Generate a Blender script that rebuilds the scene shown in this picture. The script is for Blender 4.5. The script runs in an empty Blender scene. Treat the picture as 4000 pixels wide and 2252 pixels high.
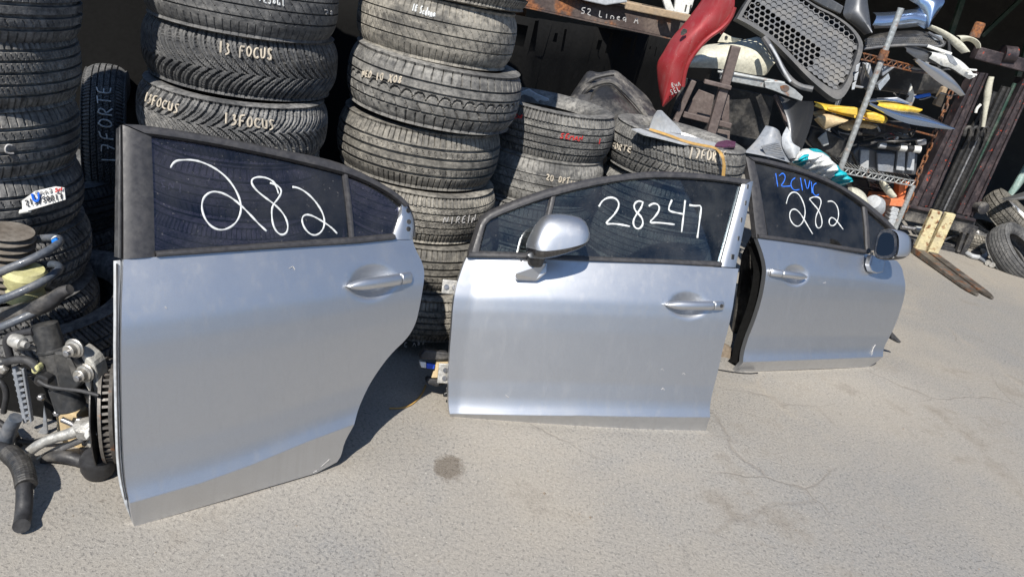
import bpy, bmesh, math, random
import numpy as np
from mathutils import Matrix, Vector
random.seed(7); np.random.seed(7)
SC = bpy.context.scene
COL = SC.collection
# ------------------------------------------------------------------ camera
PW, PH, FPX = 4000.0, 2252.0, 2850.0
PITCH, ROLL, CAMH = math.radians(22.8), math.radians(12.2), 1.5
_f = np.array([0, math.cos(PITCH), -math.sin(PITCH)]); _r = np.array([1.0, 0, 0]); _u = np.cross(_r, _f)
CR = _r * math.cos(ROLL) + _u * math.sin(ROLL)
CU = -_r * math.sin(ROLL) + _u * math.cos(ROLL)
CC = np.array([0, 0, CAMH])
cam = bpy.data.cameras.new('Camera'); camo = bpy.data.objects.new('Camera', cam); COL.objects.link(camo)
cam.sensor_width = 36.0; cam.lens = FPX * 36.0 / PW; cam.clip_end = 400; cam.clip_start = 0.05
camo.matrix_world = Matrix(((CR[0], CU[0], -_f[0], CC[0]), (CR[1], CU[1], -_f[1], CC[1]), (CR[2], CU[2], -_f[2], CC[2]), (0, 0, 0, 1)))
SC.camera = camo
# ------------------------------------------------------------------ sky, sun, exposure
SUN_AZ, SUN_EL = math.radians(-15), math.radians(48)      # azimuth measured from straight behind the camera towards the left
sdir = Vector((math.sin(SUN_AZ) * math.cos(SUN_EL), -math.cos(SUN_AZ) * math.cos(SUN_EL), math.sin(SUN_EL)))
world = bpy.data.worlds.new('World'); SC.world = world; world.use_nodes = True
wn = world.node_tree; bg = wn.nodes['Background']
sky = wn.nodes.new('ShaderNodeTexSky'); sky.sky_type = 'NISHITA'; sky.sun_disc = False
sky.sun_elevation = SUN_EL; sky.sun_rotation = math.atan2(sdir.x, sdir.y)
sky.air_density = 1.0; sky.dust_density = 0.15; sky.ozone_density = 3.0
wn.links.new(sky.outputs[0], bg.inputs[0]); bg.inputs[1].default_value = 0.10
sl = bpy.data.lights.new('Sun', 'SUN'); sl.energy = 5.0; sl.angle = math.radians(0.55); sl.color = (1.0, 0.95, 0.87)
so = bpy.data.objects.new('Sun', sl); COL.objects.link(so); so.rotation_euler = sdir.to_track_quat('Z', 'Y').to_euler()
SC.cycles.max_bounces = 7; SC.cycles.diffuse_bounces = 3; SC.cycles.glossy_bounces = 4; SC.cycles.transparent_max_bounces = 10
SC.view_settings.view_transform = 'Standard'; SC.view_settings.look = 'None'
SC.view_settings.exposure = 0.34; SC.view_settings.gamma = 1.0; SC.view_settings.use_curve_mapping = False
# ------------------------------------------------------------------ measuring helpers (photograph pixels -> metres in the yard)
def ray(p):
    d = _f + CR * (p[0] - PW / 2) / FPX - CU * (p[1] - PH / 2) / FPX
    return d / np.linalg.norm(d)
def gp(p, z=0.0):
    d = ray(p); return CC + d * ((z - CC[2]) / d[2])
def yp(p, Y):
    d = ray(p); return CC + d * (Y / d[1])
def plhit(p, P0, n):
    d = ray(p); return CC + d * (((P0 - CC) @ n) / (d @ n))
CROPS = dict(N=(0, 0, 1, 1), R1=(0, 0, .5516, .5516), R2=(1200, 0, .5516, .5516), R3=(2500, 0, .5823, .5823), R4=(0, 700, .5516, .5516),
             R5=(1300, 600, .5516, .5516), R6=(2600, 550, .5516, .5516), R7=(0, 1250, .6908, .6908), R8=(1000, 1300, .6988, .6988),
             C1=(0, 680, .4139, .4138), C2=(3000, 300, .4137, .4137), C3=(2900, 0, .427, .427), C4=(1950, 0, .4829, .4829),
             C5=(3400, 650, .4138, .4138), C6=(550, 550, .3106, .3106), C7=(1600, 1000, .4484, .4483))
def q(c, *pts):
    a, b, sx, sy = CROPS[c]; r = [(a + x * sx, b + y * sy) for x, y in pts]
    return r if len(r) > 1 else r[0]
def nrm(v):
    v = np.asarray(v, float); return v / max(np.linalg.norm(v), 1e-9)
def resample(pts, n):
    P = np.array(pts, float); d = np.r_[0, np.cumsum(np.linalg.norm(np.diff(P, axis=0), axis=1))]
    t = np.linspace(0, d[-1], n); return np.stack([np.interp(t, d, P[:, k]) for k in range(P.shape[1])], 1)
def smooth_poly(pts, n, it=2):
    P = np.array(pts, float)
    for _ in range(it):                                   # Chaikin corner cutting, ends kept
        Q = [P[0]]
        for a, b in zip(P[:-1], P[1:]): Q += [a * .75 + b * .25, a * .25 + b * .75]
        Q.append(P[-1]); P = np.array(Q)
    return resample(P, n)
# ------------------------------------------------------------------ materials
def new_mat(name):
    m = bpy.data.materials.new(name); m.use_nodes = True
    return m, m.node_tree, m.node_tree.nodes['Principled BSDF']
def nd(t, typ, **kw):
    n = t.nodes.new(typ)
    for k, v in kw.items():
        if k in n.inputs: n.inputs[k].default_value = v
        else: setattr(n, k, v)
    return n
def coords(t, rnd=True, scale=(1, 1, 1)):
    tc = nd(t, 'ShaderNodeTexCoord'); out = tc.outputs['Object']
    if rnd:
        oi = nd(t, 'ShaderNodeObjectInfo'); mul = nd(t, 'ShaderNodeMath', operation='MULTIPLY'); mul.inputs[1].default_value = 37.0
        t.links.new(oi.outputs['Random'], mul.inputs[0])
        ad = nd(t, 'ShaderNodeVectorMath', operation='ADD'); t.links.new(out, ad.inputs[0]); t.links.new(mul.outputs[0], ad.inputs[1]); out = ad.outputs[0]
    if scale != (1, 1, 1):
        mp = nd(t, 'ShaderNodeVectorMath', operation='MULTIPLY'); mp.inputs[1].default_value = scale; t.links.new(out, mp.inputs[0]); out = mp.outputs[0]
    return out
def noise(t, vec, scale, detail=4, rough=.6, lo=.4, hi=.6, dist=0):
    n = nd(t, 'ShaderNodeTexNoise'); n.inputs['Scale'].default_value = scale; n.inputs['Detail'].default_value = detail
    n.inputs['Roughness'].default_value = rough; n.inputs['Distortion'].default_value = dist
    t.links.new(vec, n.inputs['Vector'])
    mr = nd(t, 'ShaderNodeMapRange'); mr.inputs[1].default_value = lo; mr.inputs[2].default_value = hi
    t.links.new(n.outputs[0], mr.inputs[0]); return mr.outputs[0]
def mixc(t, fac, a, b, blend='MIX'):
    m = nd(t, 'ShaderNodeMix', data_type='RGBA', blend_type=blend)
    for s, v in ((m.inputs[0], fac), (m.inputs[6], a), (m.inputs[7], b)):
        if isinstance(v, (int, float)): s.default_value = v
        elif isinstance(v, tuple): s.default_value = v + (1,) if len(v) == 3 else v
        else: t.links.new(v, s)
    return m.outputs[2]
def mul(t, a, b, op='MULTIPLY'):
    m = nd(t, 'ShaderNodeMath', operation=op)
    for s, v in zip(m.inputs, (a, b)):
        if isinstance(v, (int, float)): s.default_value = v
        else: t.links.new(v, s)
    return m.outputs[0]
def bump(t, bsdf, h, strength=.3, dist=.01):
    b = nd(t, 'ShaderNodeBump'); b.inputs['Strength'].default_value = strength; b.inputs['Distance'].default_value = dist
    t.links.new(h, b.inputs['Height']); t.links.new(b.outputs[0], bsdf.inputs['Normal'])
def pm(name, col, rough=.5, metal=0.0, dust=.25, dustcol=(.26, .24, .21), scale=9, fine=60, relief=.12, rust=0.0, spec=.5, coat=0.0, chips=None):
    m, t, b = new_mat(name); v = coords(t)
    n1 = noise(t, v, scale, lo=.45, hi=.75); n2 = noise(t, v, fine, detail=4, lo=.35, hi=.65)
    c = mixc(t, n2, tuple(x * .82 for x in col), tuple(min(1, x * 1.15) for x in col))
    d = mul(t, mul(t, n1, dust), mul(t, n2, .7, 'ADD'))
    c = mixc(t, d, c, dustcol)
    if rust > 0:
        r1 = noise(t, v, scale * 1.7, detail=8, lo=.62 - rust * .3, hi=.72 - rust * .25)
        rc = mixc(t, n2, (.10, .035, .015), (.33, .13, .045)); c = mixc(t, r1, c, rc)
        t.links.new(mul(t, mul(t, r1, -metal), metal, 'ADD'), b.inputs['Metallic'])
    else: b.inputs['Metallic'].default_value = metal
    if chips:
        ch = noise(t, v, 26, detail=5, lo=.655, hi=.675); c = mixc(t, ch, c, chips)
    t.links.new(c, b.inputs['Base Color'])
    rr = mul(t, mul(t, n2, .18), rough - .09, 'ADD'); rr = mul(t, rr, mul(t, d, .35), 'ADD'); t.links.new(rr, b.inputs['Roughness'])
    b.inputs['Specular IOR Level'].default_value = spec; b.inputs['Coat Weight'].default_value = coat; b.inputs['Coat Roughness'].default_value = .08
    if relief: bump(t, b, n2, relief, .004)
    return m
M = {}
def car_paint(name, col, metal=.94, rough=.40):
    m, t, b = new_mat(name); v = coords(t)
    fl = nd(t, 'ShaderNodeTexNoise'); fl.inputs['Scale'].default_value = 900; fl.inputs['Detail'].default_value = 1; t.links.new(v, fl.inputs['Vector'])
    c = mixc(t, fl.outputs[0], tuple(x * .82 for x in col), tuple(min(1, x * 1.18) for x in col))
    streak = noise(t, coords(t, True, (38, 38, 1.6)), 1.0, detail=3, lo=.52, hi=.85); film = noise(t, v, 11, detail=4, lo=.35, hi=.9)
    dirt = mul(t, mul(t, film, .16), mul(t, streak, .20), 'ADD')
    spk = noise(t, v, 150, detail=1, lo=.72, hi=.75)
    c = mixc(t, dirt, c, (.36, .34, .31)); c = mixc(t, mul(t, spk, .30), c, (.55, .54, .5)); t.links.new(c, b.inputs['Base Color'])
    b.inputs['Metallic'].default_value = metal
    t.links.new(mul(t, mul(t, dirt, .4), rough, 'ADD'), b.inputs['Roughness'])
    b.inputs['Coat Weight'].default_value = .10; b.inputs['Coat Roughness'].default_value = .10
    return m
M['silver'] = car_paint('silver_paint', (.605, .62, .645))
M['silver_blue'] = car_paint('pale_blue_silver_paint', (.42, .52, .68), rough=.22)
M['red'] = car_paint('dark_red_paint', (.30, .018, .022), metal=.25, rough=.38)
M['grey_paint'] = car_paint('dark_grey_paint', (.10, .105, .115), metal=.5, rough=.42)
M['trim'] = pm('black_weathered_trim', (.042, .041, .044), .5, dust=.06, relief=.05, scale=22)
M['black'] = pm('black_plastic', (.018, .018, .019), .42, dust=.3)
M['dark'] = pm('dark_plastic_dusty', (.03, .03, .033), .55, dust=.6)
M['gloss_black'] = pm('gloss_black_plastic', (.012, .012, .014), .22, dust=.15, coat=.5, relief=0)
M['grille'] = pm('faded_grille_plastic', (.085, .09, .10), .55, dust=.55, relief=.1)
M['grille_dark'] = pm('dark_grille_plastic', (.045, .047, .052), .5, dust=.3, relief=.05)
M['greyplastic'] = pm('grey_plastic', (.22, .24, .27), .5, dust=.5)
M['lightgrey'] = pm('light_grey_plastic', (.42, .44, .46), .55, dust=.4)
M['cream'] = pm('cream_painted_panel', (.60, .58, .47), .42, dust=.3, coat=.15)
M['white'] = pm('white_plastic', (.72, .72, .68), .45, dust=.25)
M['yellow'] = pm('yellow_paint', (.78, .50, .05), .42, dust=.25, coat=.2)
M['tan'] = pm('tan_foam', (.55, .42, .24), .7, dust=.3)
M['alu'] = pm('cast_aluminium', (.46, .45, .42), .5, metal=.5, dust=.5, dustcol=(.16, .14, .12), relief=.3)
M['cast'] = pm('pale_cast_alloy', (.52, .51, .47), .55, metal=.3, dust=.5, dustcol=(.25, .22, .19), relief=.3)
M['steel'] = pm('dull_steel', (.35, .35, .36), .38, metal=.8, dust=.3)
M['galv'] = pm('galvanised_post', (.45, .47, .47), .45, metal=.5, dust=.4, rust=.15)
M['chrome'] = pm('bolt_zinc', (.46, .44, .40), .38, metal=.7, dust=.5, dustcol=(.15, .13, .11))
M['disc'] = pm('brake_disc_iron', (.14, .13, .12), .5, metal=.5, dust=.4, rust=.06)
M['shade_black'] = pm('black_shade_fill', (.010, .010, .010), .9, dust=.1, dustcol=(.02, .02, .02), spec=.1)  # near-black standing in for shade; also on door shells and one pipe
M['rusty'] = pm('rusty_steel', (.12, .085, .07), .75, metal=.2, dust=.4, rust=.75)
M['beam'] = pm('rusty_beam', (.075, .055, .05), .65, metal=.2, dust=.45, dustcol=(.30, .24, .2), rust=.38, scale=5)
M['brownsteel'] = pm('brown_painted_steel', (.115, .088, .08), .6, dust=.5, dustcol=(.25, .21, .19))
M['wood'] = pm('weathered_wood', (.34, .25, .16), .8, dust=.4, scale=14)
M['mast'] = pm('mast_black_with_red_chips', (.035, .028, .032), .5, metal=.2, dust=.45, dustcol=(.16, .12, .12), chips=(.40, .06, .03))
M['fork'] = pm('fork_cream_paint', (.62, .54, .32), .6, dust=.4, rust=.30, scale=11)
M['forkblade'] = pm('fork_worn_steel', (.12, .105, .09), .5, metal=.4, dust=.6, rust=.3)
M['spring'] = pm('blue_grey_spring', (.065, .08, .105), .4, dust=.35, coat=.2)
M['boot_dark'] = pm('ribbed_rubber_boot', (.12, .10, .08), .75, dust=.5)
M['boot'] = pm('dusty_rubber_boot', (.20, .16, .12), .75, dust=.6)
M['hose'] = pm('black_rubber_hose', (.024, .024, .026), .55, dust=.35, dustcol=(.13, .13, .13))
M['strut'] = pm('black_strut_tube', (.026, .028, .031), .42, dust=.3)
M['urethane'] = pm('yellowed_urethane', (.52, .50, .24), .5, dust=.45, spec=.3)
M['blue'] = pm('blue_plastic', (.01, .20, .75), .45, dust=.15)
M['royal'] = pm('royal_blue_connector', (.02, .08, .55), .45, dust=.2)
M['orange'] = pm('orange_plastic', (.72, .20, .07), .5, dust=.3)
M['paper'] = pm('white_paper', (.78, .78, .76), .8, dust=.3)
M['strap'] = pm('tan_strap', (.42, .25, .07), .7, dust=.2)
M['chalk'] = pm('white_paint_marker', (.62, .64, .64), .7, dust=.15, relief=0)
M['chalkcream'] = pm('cream_paint_marker', (.52, .46, .37), .85, dust=.6, relief=0)
M['chalkgrey'] = pm('faded_paint_marker', (.42, .41, .40), .8, dust=.3, relief=0)
M['markred'] = pm('red_paint_marker', (.60, .03, .03), .7, dust=.15, relief=0)
M['markblue'] = pm('blue_paint_marker', (.02, .16, .75), .6, dust=.05, relief=0)
M['ink'] = pm('black_ink', (.03, .03, .04), .7, dust=.1, relief=0)
M['wall'] = pm('black_wall', (.03, .03, .03), .9, dust=.3, dustcol=(.08, .08, .075))  # even near-black base colour
M['wallgrey'] = pm('grey_render', (.22, .21, .20), .9, dust=.3)
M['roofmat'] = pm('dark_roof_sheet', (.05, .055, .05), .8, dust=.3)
M['cable'] = pm('oily_black_hose', (.016, .016, .017), .55, dust=.12)
M['green'] = pm('dark_green_steel', (.025, .06, .045), .5, dust=.3)
M['palegreen'] = pm('pale_green_paint', (.20, .30, .28), .45, dust=.4)
M['purple'] = pm('purple_wrapper', (.10, .025, .07), .35, dust=.1)
M['rim'] = pm('alloy_rim', (.50, .50, .50), .35, metal=.8, dust=.35)
M['headlamp'] = pm('lamp_lens', (.30, .33, .36), .12, dust=.2, coat=1.0, relief=0)
def rubber(name, base, dustcol, amt):
    m, t, b = new_mat(name); v = coords(t)
    n1 = noise(t, v, 5, detail=5, lo=.34, hi=.70); n2 = noise(t, v, 45, detail=4, rough=.7, lo=.30, hi=.66); n3 = noise(t, coords(t, True, (1, 1, 14)), 3.0, detail=4, lo=.35, hi=.7)
    oi = nd(t, 'ShaderNodeObjectInfo'); k = mul(t, mul(t, oi.outputs['Random'], .7), .55, 'ADD')
    d = mul(t, mul(t, n1, .6), mul(t, n3, .4), 'ADD'); d = mul(t, mul(t, d, n2), k); d = mul(t, d, amt * 1.7); cl = nd(t, 'ShaderNodeClamp'); t.links.new(d, cl.inputs[0]); d = cl.outputs[0]
    c = mixc(t, d, base, dustcol); spk = noise(t, v, 130, detail=2, lo=.70, hi=.75); c = mixc(t, mul(t, spk, .30), c, (.40, .38, .34))
    t.links.new(c, b.inputs['Base Color']); t.links.new(mul(t, mul(t, d, .25), .62, 'ADD'), b.inputs['Roughness']); b.inputs['Specular IOR Level'].default_value = .35
    bump(t, b, n2, .35, .003); return m
M['tyre_dark'] = rubber('tyre_rubber_dark', (.042, .044, .048), (.25, .245, .235), 1.05)
M['tyre_grey'] = rubber('tyre_rubber_grey', (.056, .056, .056), (.29, .28, .258), 1.15)
M['tyre_tan'] = rubber('tyre_rubber_tan', (.060, .058, .054), (.32, .298, .256), 1.2)
def tint_glass(name, tint):
    m, t, b = new_mat(name); t.nodes.remove(b); out = t.nodes['Material Output']; v = coords(t)
    tr = nd(t, 'ShaderNodeBsdfTransparent'); tr.inputs[0].default_value = tint + (1,)
    gl = nd(t, 'ShaderNodeBsdfGlossy'); gl.inputs['Roughness'].default_value = .015
    fr = nd(t, 'ShaderNodeFresnel'); fr.inputs[0].default_value = 1.78
    mx = nd(t, 'ShaderNodeMixShader'); t.links.new(fr.outputs[0], mx.inputs[0]); t.links.new(tr.outputs[0], mx.inputs[1]); t.links.new(gl.outputs[0], mx.inputs[2])
    df = nd(t, 'ShaderNodeBsdfDiffuse'); df.inputs[0].default_value = (.5, .48, .45, 1)
    dn = noise(t, v, 7, detail=8, lo=.35, hi=.8); sp = noise(t, v, 120, detail=2, lo=.69, hi=.73)
    fac = mul(t, mul(t, dn, .065), mul(t, sp, .16), 'ADD')
    m2 = nd(t, 'ShaderNodeMixShader'); t.links.new(fac, m2.inputs[0]); t.links.new(mx.outputs[0], m2.inputs[1]); t.links.new(df.outputs[0], m2.inputs[2]); t.links.new(m2.outputs[0], out.inputs[0])
    return m
M['glass_purple'] = tint_glass('purple_tinted_glass', (.27, .27, .37))
M['glass_smoke'] = tint_glass('smoke_tinted_glass', (.40, .46, .49))
M['glass_dark'] = tint_glass('dark_tinted_glass', (.52, .55, .57))
m, t, b = new_mat('mirror_glass'); b.inputs['Metallic'].default_value = 1; b.inputs['Base Color'].default_value = (.05, .055, .06, 1); b.inputs['Roughness'].default_value = .08; M['mirror'] = m
# ground: worn, dusty asphalt with pale aggregate
def ground_mat():
    m, t, b = new_mat('worn_asphalt'); v = coords(t, False)
    big = noise(t, v, .75, detail=5, rough=.62, lo=.40, hi=.60); mid = noise(t, v, 4.2, detail=6, rough=.68, lo=.30, hi=.70); fine = noise(t, v, 95, detail=3, rough=.75, lo=.32, hi=.68)
    c = mixc(t, big, (.205, .205, .204), (.300, .272, .232)); c = mixc(t, mul(t, mid, .60), c, (.238, .218, .190))
    c = mixc(t, mul(t, fine, .45), c, (.46, .425, .37))
    # dark and pale aggregate of uneven size, worn through in patches
    cov = mul(t, mul(t, mid, -.55), mul(t, mul(t, big, -.35), 1.05, 'ADD'), 'ADD')
    d1_ = noise(t, coords(t, False, (1, .72, 1)), 105, detail=2, rough=.55, lo=.575, hi=.635); d2_ = noise(t, v, 210, detail=2, lo=.58, hi=.66); d3_ = noise(t, v, 34, detail=3, rough=.7, lo=.68, hi=.73)
    dark = mul(t, mul(t, mul(t, d1_, .75), mul(t, d2_, .45), 'ADD'), cov); cl = nd(t, 'ShaderNodeClamp'); t.links.new(dark, cl.inputs[0]); dark = cl.outputs[0]
    c = mixc(t, mul(t, dark, .72), c, (.10, .097, .094)); c = mixc(t, mul(t, d3_, .40), c, (.13, .115, .10))
    lite = noise(t, v, 120, detail=1, lo=.70, hi=.74); c = mixc(t, mul(t, lite, .5), c, (.60, .57, .50))
    # hairline cracks
    wv = nd(t, 'ShaderNodeTexNoise'); wv.inputs['Scale'].default_value = 3.0; wv.inputs['Detail'].default_value = 5; t.links.new(v, wv.inputs['Vector'])
    ad = nd(t, 'ShaderNodeVectorMath', operation='MULTIPLY_ADD'); ad.inputs[1].default_value = (.30, .30, 0); t.links.new(wv.outputs['Color'], ad.inputs[0]); t.links.new(v, ad.inputs[2])
    gate = noise(t, v, 1.3, detail=3, lo=.47, hi=.58)
    def cracks(scale, w, amt, col):
        nonlocal c
        ve = nd(t, 'ShaderNodeTexVoronoi', feature='DISTANCE_TO_EDGE'); ve.inputs['Scale'].default_value = scale; t.links.new(ad.outputs[0], ve.inputs['Vector'])
        r = nd(t, 'ShaderNodeMapRange'); r.inputs[1].default_value = w; r.inputs[2].default_value = 0; t.links.new(ve.outputs['Distance'], r.inputs[0])
        f = mul(t, mul(t, r.outputs[0], gate), amt); c = mixc(t, mul(t, f, mul(t, fine, .8)), c, col); return f
    cr = cracks(1.15, .010, .80, (.16, .135, .11)); cracks(2.6, .014, .50, (.21, .18, .15)); cracks(.55, .022, .50, (.42, .36, .28))
    # grime with shapes of its own, and one oil spot with drips round it
    oil = noise(t, v, 1.5, detail=7, rough=.75, lo=.56, hi=.68); c = mixc(t, mul(t, oil, .50), c, (.150, .128, .105)); scf = noise(t, coords(t, False, (1, .35, 1)), 2.6, detail=7, rough=.78, lo=.60, hi=.68); c = mixc(t, mul(t, scf, .40), c, (.13, .12, .11))
    drip = noise(t, v, 13, detail=3, lo=.72, hi=.76); c = mixc(t, mul(t, drip, .45), c, (.11, .09, .07))
    st = gp((1755, 1825)); sp = nd(t, 'ShaderNodeVectorMath', operation='SUBTRACT'); sp.inputs[1].default_value = (st[0], st[1], 0); t.links.new(v, sp.inputs[0])
    sc = nd(t, 'ShaderNodeVectorMath', operation='MULTIPLY'); sc.inputs[1].default_value = (1, .66, 0); t.links.new(sp.outputs[0], sc.inputs[0])
    ln = nd(t, 'ShaderNodeVectorMath', operation='LENGTH'); t.links.new(sc.outputs[0], ln.inputs[0])
    wob = mul(t, mul(t, noise(t, v, 30, detail=6, rough=.7, lo=.25, hi=.75), .045), ln.outputs['Value'], 'ADD')
    r = nd(t, 'ShaderNodeMapRange'); r.inputs[1].default_value = .076; r.inputs[2].default_value = .058; t.links.new(wob, r.inputs[0])
    c = mixc(t, mul(t, mul(t, r.outputs[0], .92), mul(t, mul(t, d2_, .4), .62, 'ADD')), c, (.085, .062, .040))
    t.links.new(c, b.inputs['Base Color']); b.inputs['Roughness'].default_value = .9; b.inputs['Specular IOR Level'].default_value = .2
    h = mul(t, mul(t, fine, .6), mul(t, lite, .6), 'ADD'); h = mul(t, h, mul(t, dark, -.9), 'ADD'); h = mul(t, h, mul(t, cr, -1.5), 'ADD'); bump(t, b, h, .55, .004)
    return m
M['ground'] = ground_mat()
# ------------------------------------------------------------------ mesh builder
class MB:
    def __init__(s): s.v = []; s.f = []
    def add(s, verts, faces):
        o = len(s.v); s.v.extend([tuple(float(c) for c in p) for p in verts]); s.f.extend([tuple(i + o for i in f) for f in faces]); return s
    def box(s, c, ax, size):
        c = np.asarray(c, float); a = [np.asarray(x, float) * h / 2 for x, h in zip(ax, size)]
        P = [c + sx * a[0] + sy * a[1] + sz * a[2] for sz in (-1, 1) for sy in (-1, 1) for sx in (-1, 1)]
        return s.add(P, [(0, 2, 3, 1), (4, 5, 7, 6), (0, 1, 5, 4), (2, 6, 7, 3), (0, 4, 6, 2), (1, 3, 7, 5)])
    def bar(s, p, p2, w, d, up=(0, -1, 0)):
        p = np.asarray(p, float); p2 = np.asarray(p2, float); ax = nrm(p2 - p); dn = np.asarray(up, float); dn = nrm(dn - ax * (dn @ ax)); wd = np.cross(ax, dn)
        return s.box((p + p2) / 2, (ax, wd, dn), (np.linalg.norm(p2 - p), w, d))
    def tube(s, pts, r, n=8, cap=True, flat=None):
        P = np.array(pts, float); m = len(P); R = np.full(m, r, float) if np.isscalar(r) else np.interp(np.linspace(0, 1, m), np.linspace(0, 1, len(r)), r)
        T = np.gradient(P, axis=0); T /= np.maximum(np.linalg.norm(T, axis=1)[:, None], 1e-9)
        a = np.array([0, 0, 1.0]) if abs(T[0][2]) < .9 else np.array([1.0, 0, 0])
        if flat is not None: a = np.asarray(flat[0], float)
        V = []
        for k in range(m):
            a = nrm(a - T[k] * (a @ T[k])); b = np.cross(T[k], a); fl = 1.0
            if flat is not None: a = nrm(np.asarray(flat[0]) - T[k] * (np.asarray(flat[0]) @ T[k])); b = np.cross(T[k], a); fl = flat[1]
            for j in range(n):
                th = 2 * math.pi * j / n; V.append(P[k] + R[k] * (a * math.cos(th) * fl + b * math.sin(th)))
        F = [(k * n + j, k * n + (j + 1) % n, (k + 1) * n + (j + 1) % n, (k + 1) * n + j) for k in range(m - 1) for j in range(n)]
        if cap: F += [tuple(range(n))[::-1], tuple((m - 1) * n + j for j in range(n))]
        return s.add(V, F)
    def lathe(s, o, axis, prof, n=24, cap=True):          # prof: (distance along axis, radius)
        o = np.asarray(o, float); ax = nrm(axis); a = nrm(np.cross(ax, (0, 0, 1) if abs(ax[2]) < .9 else (1, 0, 0))); b = np.cross(ax, a)
        V = [o + ax * d + r * (a * math.cos(2 * math.pi * j / n) + b * math.sin(2 * math.pi * j / n)) for d, r in prof for j in range(n)]; m = len(prof)
        F = [(k * n + j, k * n + (j + 1) % n, (k + 1) * n + (j + 1) % n, (k + 1) * n + j) for k in range(m - 1) for j in range(n)]
        if cap: F += [tuple(range(n))[::-1], tuple((m - 1) * n + j for j in range(n))]
        return s.add(V, F)
    def grid(s, G, closed_u=False):
        G = np.asarray(G, float); a, b = G.shape[:2]; V = G.reshape(-1, 3); bb = b if closed_u else b - 1
        return s.add(V, [(i * b + j, i * b + (j + 1) % b, (i + 1) * b + (j + 1) % b, (i + 1) * b + j) for i in range(a - 1) for j in range(bb)])
    def slab(s, G, off):                                   # a sheet with thickness: front grid, back grid, rim
        G = np.asarray(G, float); a, b = G.shape[:2]; s.grid(G); o = len(s.v); B = G + np.asarray(off, float)
        s.grid(B[:, ::-1])
        of = o - a * b; f = lambda i, j: of + i * b + j; k = lambda i, j: o + i * b + (b - 1 - j)
        for j in range(b - 1):
            s.f.append((f(0, j + 1), f(0, j), k(0, j), k(0, j + 1))); s.f.append((f(a - 1, j), f(a - 1, j + 1), k(a - 1, j + 1), k(a - 1, j)))
        for i in range(a - 1):
            s.f.append((f(i, 0), f(i + 1, 0), k(i + 1, 0), k(i, 0))); s.f.append((f(i + 1, b - 1), f(i, b - 1), k(i, b - 1), k(i + 1, b - 1)))
        return s
    def prism(s, poly, off):
        P = [np.asarray(p, float) for p in poly]; n = len(P); o = np.asarray(off, float)
        return s.add(P + [p + o for p in P], [tuple(range(n)), tuple(range(2 * n - 1, n - 1, -1))] + [(j, j + n, (j + 1) % n + n, (j + 1) % n) for j in range(n)])
    def build(s, name, mat, parent=None, smooth=False, bevel=0, origin=None, local=False):
        V = np.array(s.v, float)
        org = np.zeros(3)
        if not local:
            if parent is not None:
                p = parent
                while p is not None: org = org + np.array(p.location); p = p.parent
            elif origin is not None: org = np.asarray(origin, float)
            else: org = np.array([V[:, 0].mean(), V[:, 1].mean(), V[:, 2].min()])
        me = bpy.data.meshes.new(name); me.from_pydata((V - org).tolist(), [], s.f)
        bm = bmesh.new(); bm.from_mesh(me); bmesh.ops.recalc_face_normals(bm, faces=bm.faces); bm.to_mesh(me); bm.free()
        if smooth:
            me.polygons.foreach_set('use_smooth', [True] * len(me.polygons))
            if smooth != 'all': me.set_sharp_from_angle(angle=math.radians(38))
        o = bpy.data.objects.new(name, me); COL.objects.link(o)
        me.materials.append(M[mat] if isinstance(mat, str) else mat)
        if parent is not None: o.parent = parent
        elif not local: o.location = org
        if bevel:
            bv = o.modifiers.new('bevel', 'BEVEL'); bv.width = bevel; bv.segments = 2; bv.limit_method = 'ANGLE'; bv.angle_limit = math.radians(40)
        return o
def tag(o, label, cat, group=None):
    o['label'] = label; o['category'] = cat
    if group: o['group'] = group
    return o
def thing(name, label, cat, loc, group=None):
    o = bpy.data.objects.new(name, None); COL.objects.link(o); o.location = tuple(float(x) for x in loc); o.empty_display_size = .05
    return tag(o, label, cat, group)
def struct(o): o['kind'] = 'structure'; return o
def loft(A, B, n=24, m=8, bulge=0.0, bdir=(0, -1, .3), skew=0.0, it=1, power=1.0):
    """sheet between two edge curves in space, bowed towards bdir"""
    A = smooth_poly(A, n, it); B = smooth_poly(B, n, it); bd = nrm(bdir); G = np.zeros((n, m, 3))
    for j in range(m):
        s = j / (m - 1); G[:, j] = A * (1 - s) + B * s + bd * bulge * (math.sin(math.pi * s ** power))
    return G
# ================================================================== the setting
g = MB(); g.add([(-60, -60, 0), (60, -60, 0), (60, 60, 0), (-60, 60, 0)], [(0, 1, 2, 3)])
struct(g.build('ground', 'ground', origin=(0, 0, 0)))
shed = thing('storage_shed', 'dark open-fronted shed behind the racks with black interior', 'shed', (2, 9, 0))
def part_box(parent, name, mat, lo, hi, **k):
    lo = np.array(lo, float); hi = np.array(hi, float)
    return MB().box((lo + hi) / 2, np.eye(3), hi - lo).build(name, mat, parent, **k)
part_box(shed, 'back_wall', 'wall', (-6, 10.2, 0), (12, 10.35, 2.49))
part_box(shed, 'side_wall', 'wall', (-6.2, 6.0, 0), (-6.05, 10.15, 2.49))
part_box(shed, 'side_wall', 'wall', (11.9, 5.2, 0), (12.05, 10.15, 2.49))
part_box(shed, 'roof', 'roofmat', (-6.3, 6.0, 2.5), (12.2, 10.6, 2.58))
for i, (pa, pb) in enumerate(((q('C3', (1900, 330)), q('C3', (2030, -60))), (q('C3', (2520, 700)), q('C3', (2640, 300))))):
    MB().bar(yp(pa, 8.6), yp(pb, 8.6), .05, .05).build('frame_brace', 'green', shed)
MB().bar(yp(q('C3', (2190, 330)), 8.9), yp(q('C3', (2560, -20)), 8.9), .04, .04).build('frame_brace', 'green', shed)

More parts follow.
